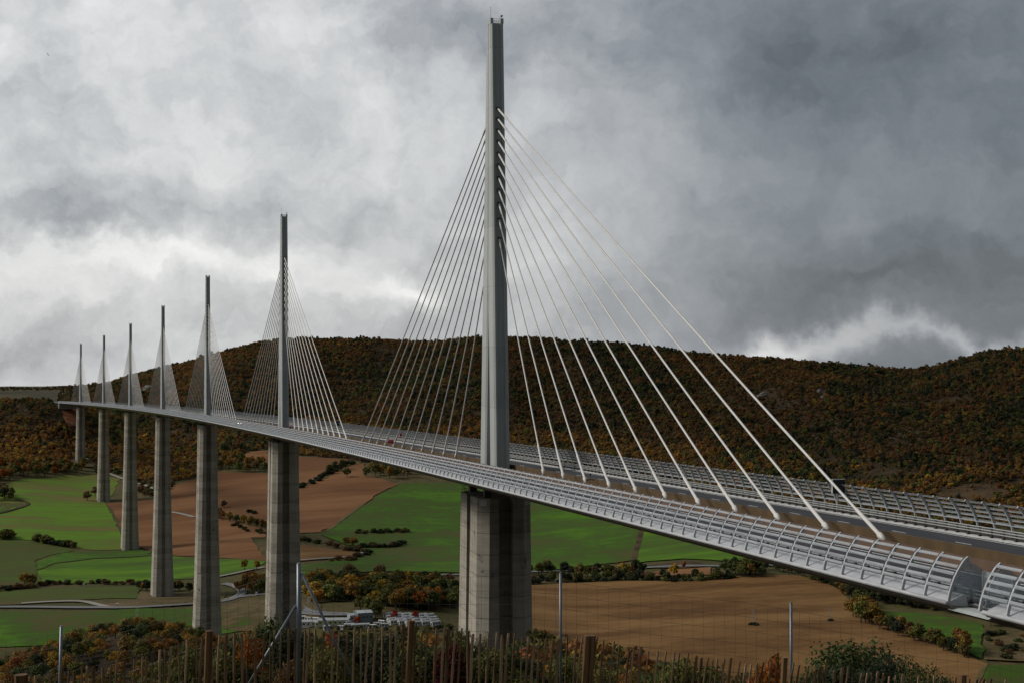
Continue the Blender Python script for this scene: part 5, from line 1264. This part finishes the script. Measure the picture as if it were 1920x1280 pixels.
building('shed', 583, 1172, 13, 7, 3.2, 0.1, BW['white'], BW['roof'], 0.9, 'low white shed beside the leaning fence brace', 'building', nwin=4)
def at_px(px, py): a, d = ground(px, py); return Vector(AD(a, d, float(H(a, d))))
def pole(px, py, h, label, cross=True, col_='bark'):
    o = empty('utility_pole', at_px(px, py)); mb = MB(); mb.tube([(0, 0, -0.3), (0, 0, h)], [0.22, 0.14], 6); mb.build('pole', M['pale_wood'], o)
    if cross: mb = MB(); mb.box((0, 0, h-0.4), (2.4, 0.22, 0.22)); mb.box((0, 0, h-1.2), (1.8, 0.2, 0.2)); mb.build('cross_arm', M['pale_wood'], o)
    tag(o, label, 'pole')
M['pale_wood'] = simple('pale_pole', (0.24, 0.18, 0.13), (0.32, 0.25, 0.19), 1, 0.8)
pole(636, 1088, 8.5, 'pale utility pole in front of the green field beside the valley road', True)
pole(694, 1096, 9, 'utility pole with two cross arms at the edge of the valley wood', True)
pole(426, 1090, 8.5, 'slender pole beside the road junction left of the second pier', False)
pole(1211, 1080, 8, 'thin pole by the small ploughed strip under the deck', False)
pole(1431, 1078, 11, 'pole behind the clump under the deck', False)
def pylon(px, py, h, label):
    o = empty('lattice_pylon', at_px(px, py)); mb = MB(); w = 1.1
    for sx in (-1, 1):
        for sy in (-1, 1): mb.tube([(sx*w, sy*w, -0.3), (sx*w*0.45, sy*w*0.45, h)], 0.055, 4)
    n_ = 6
    for k in range(n_):
        z0, z1 = h*k/n_, h*(k+1)/n_; w0_, w1_ = w*(1-0.55*k/n_), w*(1-0.55*(k+1)/n_)
        for sy in (-1, 1):
            mb.tube([(-w0_, sy*w0_, z0), (w1_, sy*w1_, z1)], 0.035, 4); mb.tube([(w0_, sy*w0_, z0), (-w1_, sy*w1_, z1)], 0.035, 4)
    mb.build('lattice', M['galvanised'], o)
    mb = MB(); mb.box((0, 0, h), (4.2, 0.25, 0.25)); mb.build('cross_arm', M['galvanised'], o); tag(o, label, 'pylon')
pylon(1412, 1170, 11, 'grey lattice pylon standing in the middle of the dull ploughed field')
pylon(1556, 1164, 9.5, 'grey lattice pylon near the edge of the dull ploughed field')
pylon(257, 1162, 17, 'grey lattice pylon in the green field behind the scrub oaks')
trees_at([(1410, 1172), (1414, 1173), (1557, 1165)], (1.8, 2.4), [('dark', 1)], 'at the foot of a lattice pylon', 'thorn_bush', BUSH, 1.6, 'bush', jit=0.8)
o = empty('sign_panel', at_px(579, 1139)); mb = MB(); mb.box((0, 0, 5.6), (1.9, 0.4, 5.2)); mb.build('panel', BW['white'], o); mb = MB(); mb.tube([(0, 0, -0.2), (0, 0, 3.2)], 0.12, 6); mb.build('post', M['galvanised'], o); tag(o, 'tall blank white roadside sign beside the gravel yard', 'sign')
for px, py, lab in ((1086, 1071, 'small white marker box beside the road under the green slope'), (157, 1099, 'small white post on the bank above the lower field'), (481, 1115, 'white roadside box at the junction left of the second pier'), (220, 1137, 'small pale marker beside the road below the lower field')):
    o = empty('roadside_box', at_px(px, py)); mb = MB(); mb.box((0, 0, 1.2), (1.4, 1.0, 2.6)); mb.box((0, 0, 2.55), (1.6, 1.2, 0.14)); mb.build('housing', BW['white'], o); tag(o, lab, 'box')
# rock outcrops on the wooded flank and below the far abutment
M['rock'] = simple('limestone', (0.10, 0.09, 0.075), (0.21, 0.19, 0.165), 0.3, 0.9, bump=0.5)
for (px, py, w, h, lab) in ((1537, 738, 6, 10, 'pale limestone outcrop, the larger one, high on the wooded flank'), (1542, 750, 5, 9, 'pale limestone outcrop just below the larger one on the wooded flank'), (1432, 737, 9, 5, 'small pale rock ledge left of the limestone outcrop on the wooded flank'), (278, 726, 14, 8, 'rocky scarp on the wooded hill behind the fourth mast'), (127, 795, 5, 4, 'white boulder below the red earth scar'), (137, 793, 3, 4, 'smaller white boulder below the red earth scar')):
    a, d = ground(px, py+4, 1500); r = random.Random(px); o = empty('rock_outcrop', AD(a, d, float(H(a, d))), -YAW); mb = MB(); rings = []
    for k, zz in enumerate((-3, 0, h*0.35, h*0.7, h)):
        f_ = (1.1, 1.0, 0.85, 0.7, 0.35)[k]; rings.append([(w*f_*math.cos(q*math.pi/5)*r.uniform(0.75, 1.15), w*0.6*f_*math.sin(q*math.pi/5)*r.uniform(0.75, 1.15), zz+r.uniform(-0.5, 0.5)) for q in range(10)])
    mb.loft(rings); mb.build('rock', M['rock'], o); tag(o, lab, 'rock')
# birds
M['bird'] = simple('bird_dark', (0.02, 0.018, 0.016), (0.03, 0.028, 0.025), 1, 0.9)
for (px, py, d, rz, bank, lab) in ((90, 103, 900, 0.9, 0.7, 'dark soaring vulture banking steeply, the largest of the birds'), (173, 62, 1300, 0.1, 0.1, 'small dark soaring bird high above the far masts'), (408, 381, 1900, 0.0, 0.05, 'tiny dark bird level with the top of the second mast'), (222, 398, 2500, 0.2, 0.1, 'very faint distant bird in the sky left of the third mast')):
    R = ray(px, py); p = Vector(CAM+R*(d/(R@FH))); o = empty('soaring_bird', p); o.rotation_euler = (0.1, bank, rz-YAW)
    mb = MB(); mb.tube([(0, -0.45, 0), (0, -0.2, 0), (0, 0.15, 0), (0, 0.4, 0), (0, 0.55, 0.02)], [0.03, 0.11, 0.13, 0.07, 0.02], 8); mb.build('body', M['bird'], o, True)
    for sx in (-1, 1):
        mb = MB(); st = [(0.05, 0.24, -0.22, 0), (0.5, 0.28, -0.2, 0.1), (0.95, 0.22, -0.2, 0.16), (1.3, 0.05, -0.22, 0.24)]
        mb.loft([[(sx*x, y0, z+0.015), (sx*x, y1, z), (sx*x, y1, z-0.015), (sx*x, y0, z-0.02)] for x, y0, y1, z in st]); mb.build('wing', M['bird'], o)
    mb = MB(); mb.hull([(-0.08, -0.4, -0.01), (0.08, -0.4, -0.01), (0.18, -0.78, -0.01), (-0.18, -0.78, -0.01)], [(-0.08, -0.4, 0.01), (0.08, -0.4, 0.01), (0.18, -0.78, 0.01), (-0.18, -0.78, 0.01)]); mb.build('tail', M['bird'], o)
    tag(o, lab, 'bird')
